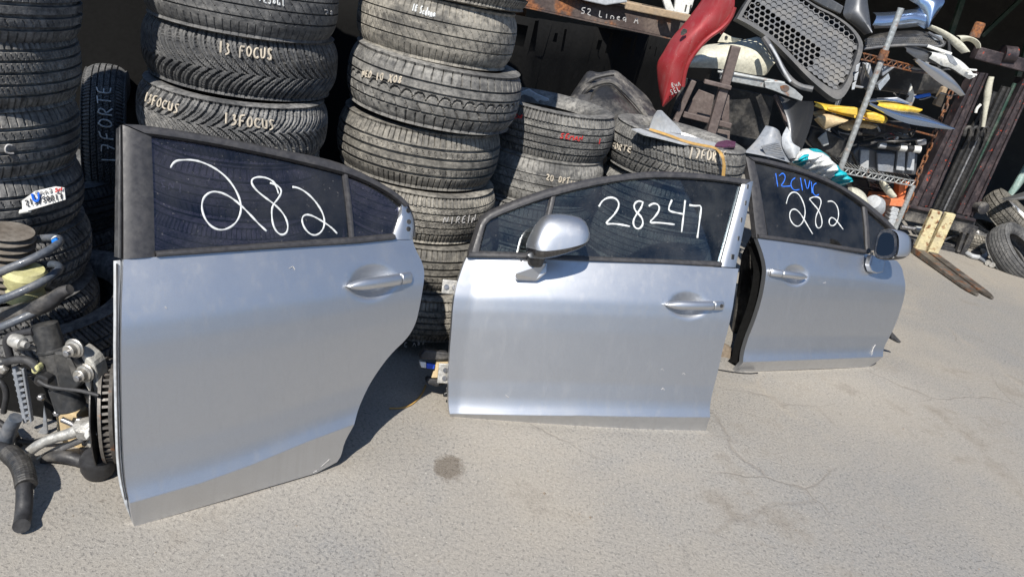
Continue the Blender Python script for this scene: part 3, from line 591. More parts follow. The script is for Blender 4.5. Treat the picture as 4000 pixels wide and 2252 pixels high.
# ================================================================== car doors
def interp_curve(uv, n):
    return resample(uv, n)
class Door:
    def __init__(s, name, label, bl, br, lean, prof, tumble, rise=None, cups=()):
        s.A = gp(bl); B = gp(br); s.u = nrm(B - s.A); n0 = np.array([s.u[1], -s.u[0], 0]); th = math.radians(lean)
        s.v = np.array([0, 0, 1]) * math.cos(th) - n0 * math.sin(th); s.n = n0 * math.cos(th) + np.array([0, 0, 1]) * math.sin(th)
        s.prof = np.array(prof); s.tumble = tumble; s.vb = .67; s.bow = 'mirror' in label
        s.A = s.A + s.n * .045 + np.array([0, 0, .007])      # the tucked-in bottom hem, not the bulge, stands on the ground
        s.root = thing(name, label, 'car door', gp(bl), 'silver car doors leaning in a row')
    def w(s, u, v):
        t = v / s.vb
        if t <= 1: w = np.interp(t, s.prof[:, 0], s.prof[:, 1]) + s.horiz(min(1, max(0, u / 1.03)))
        else: w = s.prof[-1, 1] + s.horiz(min(1, max(0, u / 1.03))) - s.tumble * (v - s.vb) - .12 * (v - s.vb) ** 2
        return w
    def P(s, u, v, w): return s.A + s.u * u + s.v * v + s.n * w
    def hit(s, p, dw=0.0):
        w = 0.0
        for _ in range(7):
            X = plhit(p, s.A + s.n * w, s.n) - s.A; u, v = X @ s.u, X @ s.v; w = s.w(u, v) + dw
        return u, v
    def uv(s, pts, dw=0.0): return np.array([s.hit(p, dw) for p in pts])
    def on(s, uv, dw=0.0): return np.array([s.P(a, b, s.w(a, b) + dw) for a, b in uv])
    def panel(s, L, R, bot, crease, belt, cup, nc=110):
        # L,R: side edges bottom->belt; bot, crease, belt: cross lines left->right (all photograph points)
        Luv, Ruv = s.uv(L), s.uv(R); Luv = smooth_poly(Luv, 80, 2); Ruv = smooth_poly(Ruv, 80, 2)
        bo, cr, be = [resample(s.uv(x), nc) for x in (bot, crease, belt)]
        s.vb_line = be
        tc = s.prof_crease
        rows = np.unique(np.concatenate([np.linspace(0, tc, 9), np.linspace(tc - .012, tc + .03, 9), np.linspace(tc + .03, 1, 78)]))
        lo = np.argsort(Luv[:, 1]); ro = np.argsort(Ruv[:, 1])
        G = np.zeros((len(rows), nc, 3)); S = np.linspace(0, 1, nc); cu, cv, ca, cb, ang = cup
        UV = np.zeros((len(rows), nc, 2))
        for i, t in enumerate(rows):
            if t < tc: k = t / tc; vv = bo[:, 1] * (1 - k) + cr[:, 1] * k
            else: k = (t - tc) / (1 - tc); vv = cr[:, 1] * (1 - k) + be[:, 1] * k
            ul = np.interp(vv, Luv[lo, 1], Luv[lo, 0]); ur = np.interp(vv, Ruv[ro, 1], Ruv[ro, 0]); uu = ul * (1 - S) + ur * S
            for j in range(nc):
                du, dv = uu[j] - cu, vv[j] - cv; a = (du * math.cos(ang) + dv * math.sin(ang)) / ca; b_ = (-du * math.sin(ang) + dv * math.cos(ang)) / cb; rr = a * a + b_ * b_
                w = np.interp(t, s.pt, s.pw) - (.024 * (1 - rr) ** 1.3 if rr < 1 else 0.0) + s.horiz(min(1, max(0, uu[j] / 1.03)))
                UV[i, j] = uu[j], vv[j]; G[i, j] = s.P(uu[j], vv[j], w)
        s.G = G; s.UV = UV
        MB().slab(G, -s.n * .026).build('outer_panel', 'silver', s.root, smooth=True)
        e = G[0]; gd = np.stack([e[:, 0], e[:, 1], np.full(nc, .001)], 1); back = np.array([-s.n[0], -s.n[1], 0]) * .012
        MB().slab(np.array([e[4:-4] + back + np.array([0, 0, .012]), gd[4:-4] + back]), back * .8).build('contact_shadow_strip', 'hose', s.root)  # dark strip drawn as the contact shadow under the door edge
        # inner door shell, set in from the edges
        c = G.mean(axis=(0, 1)); I = (G[3:-1:6, ::6] - c) * np.array([.95, .95, .95]) + c - s.n * .03
        MB().slab(I, -s.n * .075).build('inner_trim', 'shade_black', s.root)
    def horiz(s, x): return -.010 * (2 * x - 1) ** 2 - (.045 * max(0, 1 - x) ** 2.2 if s.bow else 0.0)
    def setprof(s, prof, tc):
        P = np.array(prof); s.prof_crease = tc
        tt = np.linspace(0, 1, 240); ww = np.interp(tt, P[:, 0], P[:, 1])
        k = np.hanning(15); k /= k.sum(); sm = np.convolve(np.pad(ww, 7, mode='edge'), k, 'valid'); blend = np.clip(np.abs(tt - tc) / .035, 0, 1); ww = ww * (1 - blend) + sm * blend
        s.pt, s.pw = tt, ww; s.prof = np.stack([tt, ww], 1)
    def strip(s, name, mat, O, I, n=48, crown=.006, base=-.004, thick=.03, it=2, parent=None):
        a = smooth_poly(s.uv(O), n, it); b_ = smooth_poly(s.uv(I), n, it); m = 6; G = np.zeros((n, m, 3))
        for j in range(m):
            k = j / (m - 1); uv = a * (1 - k) + b_ * k; dw = base + crown * (1 - (2 * k - 1) ** 4)
            G[:, j] = s.on(uv, dw)
        return MB().slab(G, -s.n * thick).build(name, mat, parent or s.root, smooth=True)
    def sheet(s, name, mat, T, B, dw=-.010, n=36, m=8, thick=.004, it=2, parent=None):
        a = smooth_poly(s.uv(T, dw), n, it); b_ = smooth_poly(s.uv(B, dw), n, it); G = np.zeros((m, n, 3))
        for j in range(m):
            k = j / (m - 1); G[j] = s.on(a * (1 - k) + b_ * k, dw)
        return MB().slab(G, -s.n * thick).build(name, mat, parent or s.root, smooth=True)
    def scrawl(s, strokes, mat, r, parent, dw=-.0095, name='painted_number'):
        for st in strokes:
            P = smooth_poly(s.uv(st, dw), max(14, 4 * len(st)), 2); MB().tube(s.on(P, dw), list(r * np.clip(.95 + .16 * np.sin(np.arange(len(P)) * .7 + len(P)) + np.random.uniform(-.14, .14, len(P)), .6, 1.2)), n=7, flat=(s.n, .35)).build(name, mat, parent, smooth='all')
    def handle(s, cup, tip, end, r0, lock=True, capfrac=.8):
        """pull bar bridging the cup, from its rounded tip to the end cap"""
        a = np.array(s.hit(tip, .012)); b_ = np.array(s.hit(end, .012)); L = np.linalg.norm(b_ - a); d = (b_ - a) / L; pr = np.array([-d[1], d[0]])
        n, m = 26, 14
        def body(k0, k1, name, mat, extra=0.0):
            G = np.zeros((n, m, 3))
            for i in range(n):
                k = k0 + (k1 - k0) * i / (n - 1); hw = r0 * min(1, (1 - (1 - min(1, k / .34)) ** 2.0) ** .62 + .06) * min(1, (max(0, (1 - k)) / .06) ** .5 + .35)
                if i in (0, n - 1): hw *= .45
                c = a + d * L * k; top = .012 + .022 * math.sin(math.pi * min(1, k * .95 + .05)) ** .6 + extra
                for j in range(m):
                    th = 2 * math.pi * j / m; e = pr * hw * math.copysign(abs(math.cos(th)) ** .8, math.cos(th)); G[i, j] = s.P(c[0] + e[0], c[1] + e[1], s.w(*c) + top * .55 + (top * .55) * math.sin(th))
            mb = MB().grid(G, True); o = len(mb.v); mb.f.append(tuple(range(m))[::-1]); mb.f.append(tuple((n - 1) * m + j for j in range(m)))
            return mb.build(name, mat, s.root, smooth='all')
        h = body(0, capfrac - .006, 'door_handle', 'silver'); body(capfrac, 1.0, 'handle_end_cap', 'silver', -.001)
        if lock:
            c = a + d * L * .92; MB().lathe(s.P(c[0], c[1], s.w(*c) + .0215), s.n, [(0, .0075), (.003, .0075), (.003, .004), (.0015, .004)], 16).build('key_lock', 'black', s.root)
        # raised rim around the end-cap recess
        return h
    def mirror_head(s, top, seam, bot, w0, depth, name, mt, mbk, n=22):
        T, Sm, Bt = [smooth_poly(s.uv(x, w0), n, 1) for x in (top, seam, bot)]; par = s.root
        hd = None
        for nm, mat, lo, hi in (('mirror_shell', mt, 0, math.pi), ('mirror_lower_housing', mbk, math.pi, 2 * math.pi)):
            m = 14; G = np.zeros((n, m, 3))
            for i in range(n):
                k = i / (n - 1); dd = depth * (max(0.0, 1 - abs(2 * k - 1) ** 7)) ** .5 + .004
                for j in range(m):
                    th = lo + (hi - lo) * j / (m - 1); sn = math.copysign(abs(math.sin(th)) ** .8, math.sin(th)); ed = (T[i] - Sm[i]) * sn if sn > 0 else (Bt[i] - Sm[i]) * (-sn)
                    c = Sm[i] + ed; G[i, j] = s.P(c[0], c[1], s.w(*Sm[i]) + w0 + dd * math.cos(th))
            mb = MB().grid(G); mb.f.append(tuple(range(m))); mb.f.append(tuple((n - 1) * m + j for j in range(m)))
            mb.build(nm, mat, par, smooth='all')
PROF = [(0, -.040), (.06, -.020), (.112, 0.0), (.125, -.002), (.16, -.0065), (.20, -.0078), (.30, -.0045), (.45, .008), (.60, .021), (.70, .027), (.77, .0275), (.79, .026), (.85, .018), (.92, .006), (1.0, -.011)]
# ---- left: rear door, purple window, number 282
d1 = Door('rear_car_door', 'silver rear car door with purple tinted window and white number 282', (515, 2058), (1290, 1830), 20, PROF, .16)
d1.vb = .70; d1.setprof(PROF, .112)
cup = d1.hit((1457, 1103))
d1.panel(L=[(525, 2055), (504, 1961), (486, 1837), (479, 1664), (472, 1388), (474, 1224), (480, 1100), (483, 1013)],
         R=[(1238, 1845), (1300, 1820), (1335, 1789), (1353, 1733), (1377, 1663), (1402, 1593), (1433, 1524), (1475, 1454), (1530, 1380), (1592, 1323), (1625, 1267), (1639, 1201), (1653, 1113), (1659, 1058), (1648, 1019), (1625, 975), (1614, 936)],
         bot=[(525, 2055), (1000, 1915), (1238, 1845)], crease=[(505, 1965), (800, 1882), (1000, 1810), (1210, 1719), (1379, 1655)],
         belt=[(483, 1013), (612, 1003), (993, 976), (1400, 951), (1537, 936), (1614, 936)], cup=(cup[0], cup[1], .088, .056, math.radians(4)))
d1.strip('window_frame', 'trim', [(480, 485), (552, 486), (827, 528), (1103, 585), (1300, 624), (1410, 670), (1521, 732), (1576, 771), (1600, 800)],
         [(585, 530), (600, 531), (827, 565), (1103, 621), (1340, 680), (1372, 691), (1438, 716), (1521, 760), (1575, 806)], crown=.012, base=-.002, thick=.035)
d1.strip('pillar_applique', 'trim', [(480, 488), (483, 750), (484, 1012)], [(592, 532), (600, 750), (606, 1003)], n=20, crown=.006, base=-.002, it=0)
d1.strip('door_seal', 'hose', [(466, 500), (462, 750), (459, 1005)], [(479, 487), (481, 750), (481, 1012)], n=20, crown=.008, base=-.014, it=0, thick=.02)
d1.strip('belt_moulding', 'trim', [(606, 980), (993, 952), (1368, 926), (1537, 912)], [(612, 1004), (993, 977), (1400, 951), (1540, 936)], n=40, crown=.012, base=0, it=0)
gl = d1.sheet('window_glass', 'glass_purple', [(590, 530), (827, 563), (1103, 619), (1350, 680)], [(604, 985), (993, 957), (1377, 930)])
d1.sheet('quarter_glass', 'glass_purple', [(1352, 682), (1438, 714), (1521, 758), (1572, 806)], [(1376, 932), (1440, 926), (1500, 922), (1538, 918)])
d1.strip('division_bar', 'trim', [(1341, 676), (1357, 800), (1369, 930)], [(1362, 684), (1377, 800), (1388, 930)], n=14, crown=.008, base=-.006, it=0)
d1.strip('bare_pillar_flange', 'silver', [(1553, 766), (1585, 790), (1614, 835), (1622, 880), (1616, 935)], [(1572, 806), (1562, 850), (1548, 890), (1540, 915), (1537, 934)], n=24, crown=.008, base=-.006)
d1.strip('rear_seal', 'hose', [(1600, 790), (1625, 840), (1634, 900), (1632, 925)], [(1590, 792), (1614, 838), (1622, 890), (1617, 925)], n=18, crown=.006, base=-.016, thick=.03)
for px in ((1594, 822), (1596, 866), (1594, 894)):
    a = d1.hit(px); MB().lathe(d1.P(a[0], a[1], d1.w(*a) + .001), d1.n, [(0, .008), (.0025, .008)], 14).build('fixing_hole', 'black', d1.root)
d1.handle(None, (1358, 1118), (1612, 1082), .0185, lock=False, capfrac=.80)
Q6 = lambda *p: q('C6', *p)
d1.scrawl([Q6((375, 340), (400, 290), (450, 250), (530, 240), (640, 240), (750, 262), (880, 315), (1000, 390), (1100, 480), (1180, 590), (1235, 700), (1262, 800), (1262, 880), (1240, 960), (1190, 1040), (1110, 1100), (1010, 1125), (920, 1100), (840, 1030), (790, 940), (765, 830), (780, 740), (820, 680), (890, 640), (960, 640), (1050, 665), (1150, 720), (1260, 810), (1370, 920), (1480, 1040), (1585, 1137)),
   Q6((1625, 530), (1710, 555), (1770, 610), (1765, 670), (1720, 740), (1665, 800), (1645, 880), (1655, 1020), (1690, 1120), (1750, 1180), (1810, 1180), (1850, 1130), (1850, 1030), (1800, 920), (1700, 810), (1560, 710), (1450, 620), (1395, 540), (1395, 490), (1440, 460), (1520, 455), (1610, 475), (1680, 520), (1710, 590), (1735, 668)),
   Q6((1908, 580), (1980, 590), (2080, 645), (2180, 740), (2260, 850), (2305, 950), (2315, 1050), (2285, 1130), (2230, 1180), (2170, 1190), (2100, 1150), (2045, 1070), (2025, 990), (2045, 940), (2100, 925), (2180, 950), (2300, 1020), (2400, 1090), (2472, 1167))], 'chalk', .0029, gl)
d1.strip('edge_flange', 'lightgrey', [(452, 1020), (451, 1224), (450, 1388), (457, 1664), (464, 1837), (488, 1961), (510, 2012)], [(481, 1016), (473, 1224), (471, 1388), (478, 1664), (485, 1837), (503, 1961), (523, 2045)], n=40, crown=.004, base=-.020, it=1, thick=.004)
d1.strip('flange_seal', 'hose', [(459, 1030), (459, 1224), (458, 1388), (464, 1664), (471, 1837), (493, 1955)], [(465, 1030), (464, 1224), (463, 1388), (469, 1664), (476, 1837), (497, 1955)], n=40, crown=.008, base=-.016, it=1, thick=.004)
def scratches(door, sets, r=.0011, mat='chalkgrey'):
    for st in sets: P = resample(door.uv(st, .0008), 10); MB().tube(door.on(P, .0006), r, 5).build('scratch', mat, door.root)
scratches(d1, [q('R4', (2050, 630), (2075, 615), (2090, 640)), q('R4', (1170, 900), (1182, 915)), q('R8', (365, 745), (410, 705)), q('R8', (320, 780), (340, 768))])
# ---- middle: front door with mirror, number 28247
d2 = Door('front_car_door', 'silver front car door with side mirror and white number 28247 on glass', (1790, 1645), (2757, 1680), 20, PROF, .16)
d2.vb = .64; d2.setprof(PROF, .112)
cup = d2.hit((2690, 1193))
d2.panel(L=[(1790, 1645), (1768, 1638), (1755, 1622), (1749, 1598), (1751, 1510), (1755, 1372), (1762, 1290), (1769, 1185), (1785, 1113), (1813, 1036), (1827, 1005)],
         R=[(2757, 1683), (2768, 1628), (2775, 1566), (2800, 1468), (2826, 1350), (2843, 1289), (2859, 1212), (2870, 1129), (2884, 1049)],
         bot=[(1790, 1645), (2258, 1663), (2757, 1683)], crease=[(1750, 1607), (2258, 1618), (2768, 1627)],
         belt=[(1827, 1005), (2012, 1008), (2282, 1019), (2600, 1030), (2884, 1049)], cup=(cup[0], cup[1], .086, .052, 0.0))
d2.strip('window_frame', 'trim', [(1832, 990), (1852, 931), (1874, 859), (1892, 834), (1962, 801), (2127, 741), (2293, 699), (2403, 683), (2513, 671), (2600, 669), (2765, 678), (2935, 702)],
         [(1876, 985), (1886, 930), (1898, 880), (1907, 864), (1972, 835), (2140, 774), (2300, 733), (2403, 713), (2513, 699), (2600, 696), (2765, 703), (2905, 722)], crown=.012, base=-.002, thick=.035)
d2.strip('belt_moulding', 'trim', [(1832, 978), (2012, 984), (2287, 1000), (2600, 1012), (2817, 1021)], [(1827, 1005), (2012, 1008), (2282, 1019), (2600, 1031), (2812, 1042)], n=40, crown=.012, base=0, it=0)
gl = d2.sheet('window_glass', 'glass_smoke', [(2168, 766), (2300, 731), (2403, 711), (2513, 697), (2600, 694), (2765, 701), (2900, 720)], [(2105, 992), (2287, 1004), (2500, 1012), (2600, 1017), (2818, 1027)])
d2.sheet('quarter_glass', 'glass_smoke', [(1905, 866), (1972, 833), (2060, 800), (2150, 770)], [(1874, 984), (1950, 986), (2040, 990), (2108, 993)])
d2.strip('division_bar', 'trim', [(2150, 768), (2125, 880), (2098, 992)], [(2176, 760), (2148, 880), (2120, 994)], n=14, crown=.008, base=-.006, it=0)
ps = d2.strip('bare_pillar_strip', 'silver', [(2899, 714), (2858, 870), (2812, 1040)], [(2942, 708), (2908, 880), (2873, 1044)], n=20, crown=.006, base=.0, it=0)
for X, Y in ((575, 325), (560, 440), (530, 560), (510, 690)):
    a = d2.hit(q('R6', (X, Y))); MB().box(d2.P(a[0], a[1], d2.w(*a) + .0065), (d2.u, d2.v, d2.n), (.006, .018, .004)).build('slot', 'black', d2.root)
a = d2.hit(q('R6', (468, 820))); MB().box(d2.P(a[0], a[1], d2.w(*a) + .007), (d2.u, d2.v, d2.n), (.012, .02, .004)).build('plug', 'black', d2.root)
d2.handle(None, (2602, 1190), (2830, 1193), .018, lock=True, capfrac=.80)
Q5 = lambda *p: q('R5', *p); Q6b = lambda *p: q('R6', *p)
d2.scrawl([Q5((1885, 375), (1910, 330), (1960, 308), (2010, 318), (2032, 360), (2005, 420), (1945, 480), (1930, 500), (2000, 495), (2105, 515)),
   Q5((2200, 345), (2165, 332), (2130, 360), (2140, 405), (2190, 450), (2200, 500), (2170, 537), (2135, 522), (2125, 480), (2150, 430), (2185, 385), (2198, 340)),
   Q5((2238, 372), (2270, 350), (2310, 362), (2315, 400), (2280, 450), (2235, 492), (2300, 487), (2422, 502)),
   Q5((2402, 328), (2375, 390), (2390, 410), (2440, 420), (2490, 430)), Q5((2496, 330), (2485, 430), (2470, 557)),
   Q6b((168, 455), (215, 462), (256, 455), (247, 520), (225, 688))], 'chalk', .0039, gl)
scratches(d2, [q('R8', (1995, 262), (2060, 260), (2078, 205)), q('R8', (2075, 220), (2200, 225), (2240, 215)), q('R8', (2090, 252), (2150, 245), (2220, 258)), q('R8', (2080, 168), (2150, 166)), q('R8', (2015, 200), (2045, 204)), q('R8', (1395, 345), (1412, 360)), q('R8', (2125, 505), (2145, 520))])
for px in ((2270, 205), (2390, 230), (2275, 315), (2135, 510)): scratches(d2, [q('R8', (px[0] - 9, px[1]), (px[0], px[1] - 8), (px[0] + 8, px[1] + 3))], .0016)
# mirror
d2.mirror_head(q('R5', (1378, 655), (1400, 560), (1440, 480), (1490, 432), (1560, 424), (1650, 430), (1730, 448), (1775, 480), (1797, 560), (1800, 600)),
               q('R5', (1378, 665), (1430, 684), (1500, 682), (1600, 668), (1700, 645), (1760, 620), (1795, 600)),
               q('R5', (1380, 690), (1390, 735), (1450, 752), (1530, 742), (1640, 712), (1740, 672), (1795, 615)), .105, .062, 'm', 'silver', 'gloss_black')
ft = [d2.hit(p, .03) for p in q('R5', (1335, 748), (1512, 765), (1505, 840), (1455, 900), (1305, 893), (1283, 850))]
ft2 = [d2.hit(p, .001) for p in q('R5', (1330, 750), (1515, 768), (1500, 850), (1455, 905), (1300, 898), (1280, 850))]
mb = MB(); n_ = len(ft); mb.add([d2.P(a, b_, d2.w(a, b_) - .004) for a, b_ in ft2] + [d2.P(a, b_, d2.w(a, b_) + .045 - .03 * max(0, (k in (3, 4)))) for k, (a, b_) in enumerate(ft)],
    [tuple(range(n_ - 1, -1, -1)), tuple(range(n_, 2 * n_))] + [(j, (j + 1) % n_, (j + 1) % n_ + n_, j + n_) for j in range(n_)])
mb.build('mirror_foot', 'silver', d2.root, bevel=.006)
a = d2.hit(q('R5', (1440, 735)), .05); MB().lathe(d2.P(a[0], a[1] - .02, d2.w(*a) + .04), d2.v * .9 + d2.n * .5, [(0, .03), (.03, .034), (.07, .034)], 20).build('mirror_pivot', 'black', d2.root, smooth=True)
# hinges, latch wiring on the front edge of the middle door
def hinge(door, px, name='hinge'):
    a = door.hit(px, -.05); pl = MB(); c = door.P(a[0], a[1], door.w(*a) - .05)
    pl.box(c + door.u * .0, (door.u, door.v, door.n), (.075, .052, .008)); h = pl.build(name, 'alu', door.root, bevel=.006)
    for du in (-.022, .008): MB().lathe(c + door.u * du + door.n * .004, door.n, [(0, .009), (.006, .009)], 12).build('hinge_bolt', 'steel', h)
    return h
hinge(d2, q('C7', (370, 270)))
a = d2.hit(q('C7', (305, 1020)), -.05); c = d2.P(a[0], a[1], d2.w(*a) - .05)
h = MB().box(c, (d2.u, d2.v, d2.n), (.05, .075, .008)).build('hinge', 'alu', d2.root, bevel=.006)
for dv in (-.016, .014): MB().lathe(c + d2.v * dv + d2.n * .004, d2.n, [(0, .009), (.006, .009)], 12).build('hinge_bolt', 'steel', h)
def dpoly(door, name, mat, pts, dw, th, parent=None, bevel=.003):
    P = [door.P(*(lambda z: (z[0], z[1], door.w(*z) + dw))(door.hit(p, dw))) for p in pts]; return MB().prism(P, -door.n * th).build(name, mat, parent or door.root, bevel=bevel)
dpoly(d2, 'wiring_boot', 'dark', q('C7', (90, 870), (130, 815), (345, 840), (345, 900), (240, 905), (95, 900)), -.055, .05, bevel=.01)
dpoly(d2, 'connector_plug', 'paper', q('C7', (88, 915), (145, 925), (145, 975), (100, 968)), -.06, .03)
dpoly(d2, 'connector_plug', 'royal', q('C7', (148, 930), (222, 940), (215, 985), (148, 978)), -.06, .03)
dpoly(d2, 'check_strap', 'tan', q('C7', (240, 890), (340, 900), (330, 1060), (190, 1060)), -.075, .02)
dpoly(d2, 'rubber_grommet', 'hose', q('C7', (150, 1060), (330, 1070), (330, 1110), (240, 1140), (150, 1110)), -.08, .05, bevel=.01)
dpoly(d2, 'clip', 'black', q('C7', (318, 1140), (345, 1145), (345, 1225), (295, 1225), (300, 1195), (318, 1185)), -.05, .015)
# ---- right: front door of the other side, blue writing and 282
d3 = Door('front_car_door', 'silver front car door at right with blue writing and white 282 on its window', (2871, 1452), (3420, 1430), 20, PROF, .16)
d3.vb = .63; d3.setprof(PROF, .112)
cup = d3.hit((3110, 1075))
d3.panel(L=[(2871, 1452), (2912, 1350), (2931, 1295), (2953, 1240), (2975, 1168), (2989, 1096), (2993, 1041), (2981, 991), (2959, 931)],
         R=[(3395, 1432), (3428, 1408), (3456, 1346), (3477, 1311), (3505, 1240), (3527, 1168), (3538, 1102), (3538, 1074), (3534, 1040), (3518, 1019)],
         bot=[(2871, 1452), (3130, 1442), (3395, 1432)], crease=[(2886, 1412), (3130, 1404), (3432, 1392)],
         belt=[(2959, 931), (3041, 941), (3200, 962), (3394, 993), (3518, 1019)], cup=(cup[0], cup[1], .082, .052, 0.0))
d3.strip('window_frame', 'trim', [(2914, 609), (2959, 615), (3041, 632), (3152, 663), (3262, 710), (3345, 757), (3427, 820), (3494, 886), (3505, 905)],
         [(2945, 631), (2962, 634), (3041, 653), (3152, 683), (3262, 730), (3340, 778), (3410, 838), (3474, 892), (3488, 915)], crown=.012, base=-.002, thick=.035)
d3.strip('pillar_applique', 'trim', [(2914, 611), (2931, 699), (2945, 830), (2956, 929)], [(2950, 632), (2968, 720), (2986, 830), (3001, 936)], n=20, crown=.006, base=-.002, it=0)
d3.strip('belt_moulding', 'trim', [(2957, 913), (3001, 918), (3200, 945), (3388, 976)], [(2959, 931), (3041, 941), (3200, 962), (3390, 992)], n=40, crown=.012, base=0, it=0)
gl = d3.sheet('window_glass', 'glass_dark', [(2948, 632), (3041, 651), (3152, 681), (3262, 728), (3340, 776), (3372, 802)], [(3000, 922), (3100, 936), (3200, 950), (3388, 980)])
d3.sheet('quarter_glass', 'glass_dark', [(3386, 818), (3410, 838), (3440, 862), (3478, 898)], [(3396, 980), (3410, 978), (3420, 976), (3432, 970)], n=14)
d3.strip('division_bar', 'trim', [(3372, 802), (3382, 890), (3389, 984)], [(3392, 822), (3398, 900), (3404, 986)], n=14, crown=.008, base=-.006, it=0)
d3.handle(None, (3150, 1082), (3010, 1062), .018, lock=False, capfrac=.74)
d3.scrawl([Q6b((855, 445), (868, 390), (900, 360), (940, 370), (975, 430), (992, 500), (978, 570), (940, 612), (900, 590), (875, 540), (885, 490), (920, 480), (960, 520), (1000, 590), (1042, 660)),
   Q6b((1020, 410), (1050, 395), (1090, 400), (1105, 430), (1090, 480), (1065, 530), (1060, 580), (1075, 622), (1105, 610), (1110, 560), (1085, 490), (1040, 440), (1018, 412)),
   Q6b((1148, 430), (1180, 425), (1210, 450), (1227, 500), (1222, 560), (1195, 602), (1165, 600), (1155, 570), (1170, 540), (1200, 550), (1258, 627))], 'chalk', .0034, gl)
d3.scrawl([Q6b((780, 230), (795, 325)), Q6b((805, 248), (830, 225), (850, 250), (840, 290), (810, 325), (885, 320)), Q6b((918, 262), (892, 280), (885, 320), (910, 352), (948, 345)),
   Q6b((955, 262), (970, 352)), Q6b((985, 272), (1005, 360), (1022, 280)), Q6b((1032, 290), (1038, 372)), Q6b((1068, 300), (1046, 312), (1040, 362), (1062, 392), (1085, 380))], 'markblue', .0028, gl, name='blue_lettering')
# its mirror shows the glass
mc = d3.hit(q('R6', (1545, 720)), .150); mc = d3.P(mc[0], mc[1], d3.w(*mc) + .152); mn = nrm(-d3.u * .62 + d3.n * .75 + d3.v * .05)
bez = [plhit(p, mc, mn) for p in q('R6', (1476, 790), (1488, 700), (1508, 640), (1545, 622), (1610, 632), (1642, 670), (1642, 780), (1615, 832), (1530, 842), (1486, 825))]
bzp = smooth_poly(bez + [bez[0]], 41, 2)[:-1]; bzc = bzp.mean(0); back = nrm(d3.u * 1.0 + d3.n * .12)
ring = lambda k, off: bzc + (bzp - bzc) * k + back * off
MB().prism(list(bzp), -mn * .012).build('mirror_bezel', 'gloss_black', d3.root, bevel=.004)
Gm = np.array([np.vstack([r_, r_[:1]]) for r_ in (ring(1.0, .010), ring(1.03, .018), ring(1.02, .045), ring(.96, .075), ring(.80, .10), ring(.45, .115), ring(.05, .12))])
up_ = np.array([(p - bzc) @ d3.v for p in bzp]); MB().grid(Gm).build('mirror_shell', 'silver', d3.root, smooth='all')
lowm = MB(); hs = Gm[:, :-1][:, up_ < -.045]; hs = bzc + (hs - bzc) * 1.006; lowm.grid(hs).build('mirror_lower_housing', 'gloss_black', d3.root, smooth='all')
mg = [plhit(p, mc + mn * .003, mn) for p in q('R6', (1492, 785), (1504, 705), (1522, 660), (1552, 645), (1600, 655), (1620, 685), (1620, 765), (1600, 805), (1535, 815), (1502, 803))]
MB().prism([np.asarray(x) for x in smooth_poly(mg + [mg[0]], 40, 2)[:-1]], -mn * .004).build('mirror_glass', 'mirror', d3.root)
dpoly(d3, 'mirror_foot', 'silver', q('R6', (1465, 810), (1560, 845), (1545, 930), (1500, 940), (1465, 928), (1448, 880)), .03, .034, bevel=.006)
scratches(d3, [q('R6', (1190, 1340), (1215, 1290)), q('R6', (1160, 1112), (1168, 1100)), q('R6', (1115, 1005), (1135, 1002)), [(3395, 1395), (3412, 1352)], [(3402, 1380), (3420, 1345)]], .0014)
dpoly(d3, 'hinge_wiring', 'hose', q('R6', (1600, 1345), (1670, 1420), (1660, 1432), (1600, 1400)), -.06, .02)
# ================================================================== suspension corner leaning at the left edge
def Yp(c, pts, Y): return [yp(p, Y) for p in ([q(c, *pts)] if len(pts) == 1 else q(c, *pts))]
def plate(name, mat, c, pts, Y, th, parent=None, bevel=.003, smooth_n=0, dirv=(0, 1, 0)):
    P = Yp(c, pts, Y)
    if smooth_n: P = list(smooth_poly(P + [P[0]], smooth_n, 2)[:-1])
    return MB().prism(P, np.asarray(dirv, float) * th).build(name, mat, parent, bevel=bevel)
def rod(name, mat, c, pts, Y, r, parent=None, n=10, k=30, Y2=None, it=2):
    Q = q(c, *pts); Ys = np.linspace(Y, Y if Y2 is None else Y2, len(Q)); P = [yp(p, y) for p, y in zip(Q, Ys)]
    return MB().tube(smooth_poly(P, k, it), r, n=n).build(name, mat, parent, smooth=True)
YS = 1.66
base = gp((330, 1830))
su = thing('suspension_assembly', 'removed strut with coil spring, knuckle and brake disc beside the rear door', 'car part', (base[0], YS, 0))
# strut tube
top = yp(q('R7', (245, 20)), YS); bot = yp(q('R7', (405, 500)), YS - .02); ax = nrm(bot - top); L = np.linalg.norm(bot - top)
MB().lathe(top, ax, [(0, .026), (.002, .034), (L * .27, .0345), (L * .28, .038), (L * .30, .038), (L * .31, .0345), (L * .72, .035), (L * .73, .039), (L * .98, .039), (L, .034)], 28).build('strut_tube', 'strut', su, smooth=True)
fl = plate('strut_clamp', 'strut', 'R7', [(300, 180), (420, 190), (470, 260), (480, 330), (420, 400), (330, 390)], YS - .045, .05, su, .006)
plate('clamp_rib', 'strut', 'R7', [(375, 215), (400, 215), (440, 300), (410, 330)], YS - .05, .004, fl)
for X, Y in ((395, 178), (455, 318)):
    c = yp(q('R7', (X, Y)), YS - .062)
    b_ = MB().lathe(c + np.array([0, .022, 0]), (-.1, -1, .1), [(0, .026), (.004, .027), (.006, .024), (.010, .0225), (.012, .017), (.026, .0165), (.028, .014)], 18).build('clamp_nut', 'chrome', su, smooth=True)
    MB().lathe(c - np.array([0, .004, 0]), (-.1, -1, .1), [(0, .009), (.012, .0085), (.013, .006)], 12).build('bolt_end', 'steel', b_)
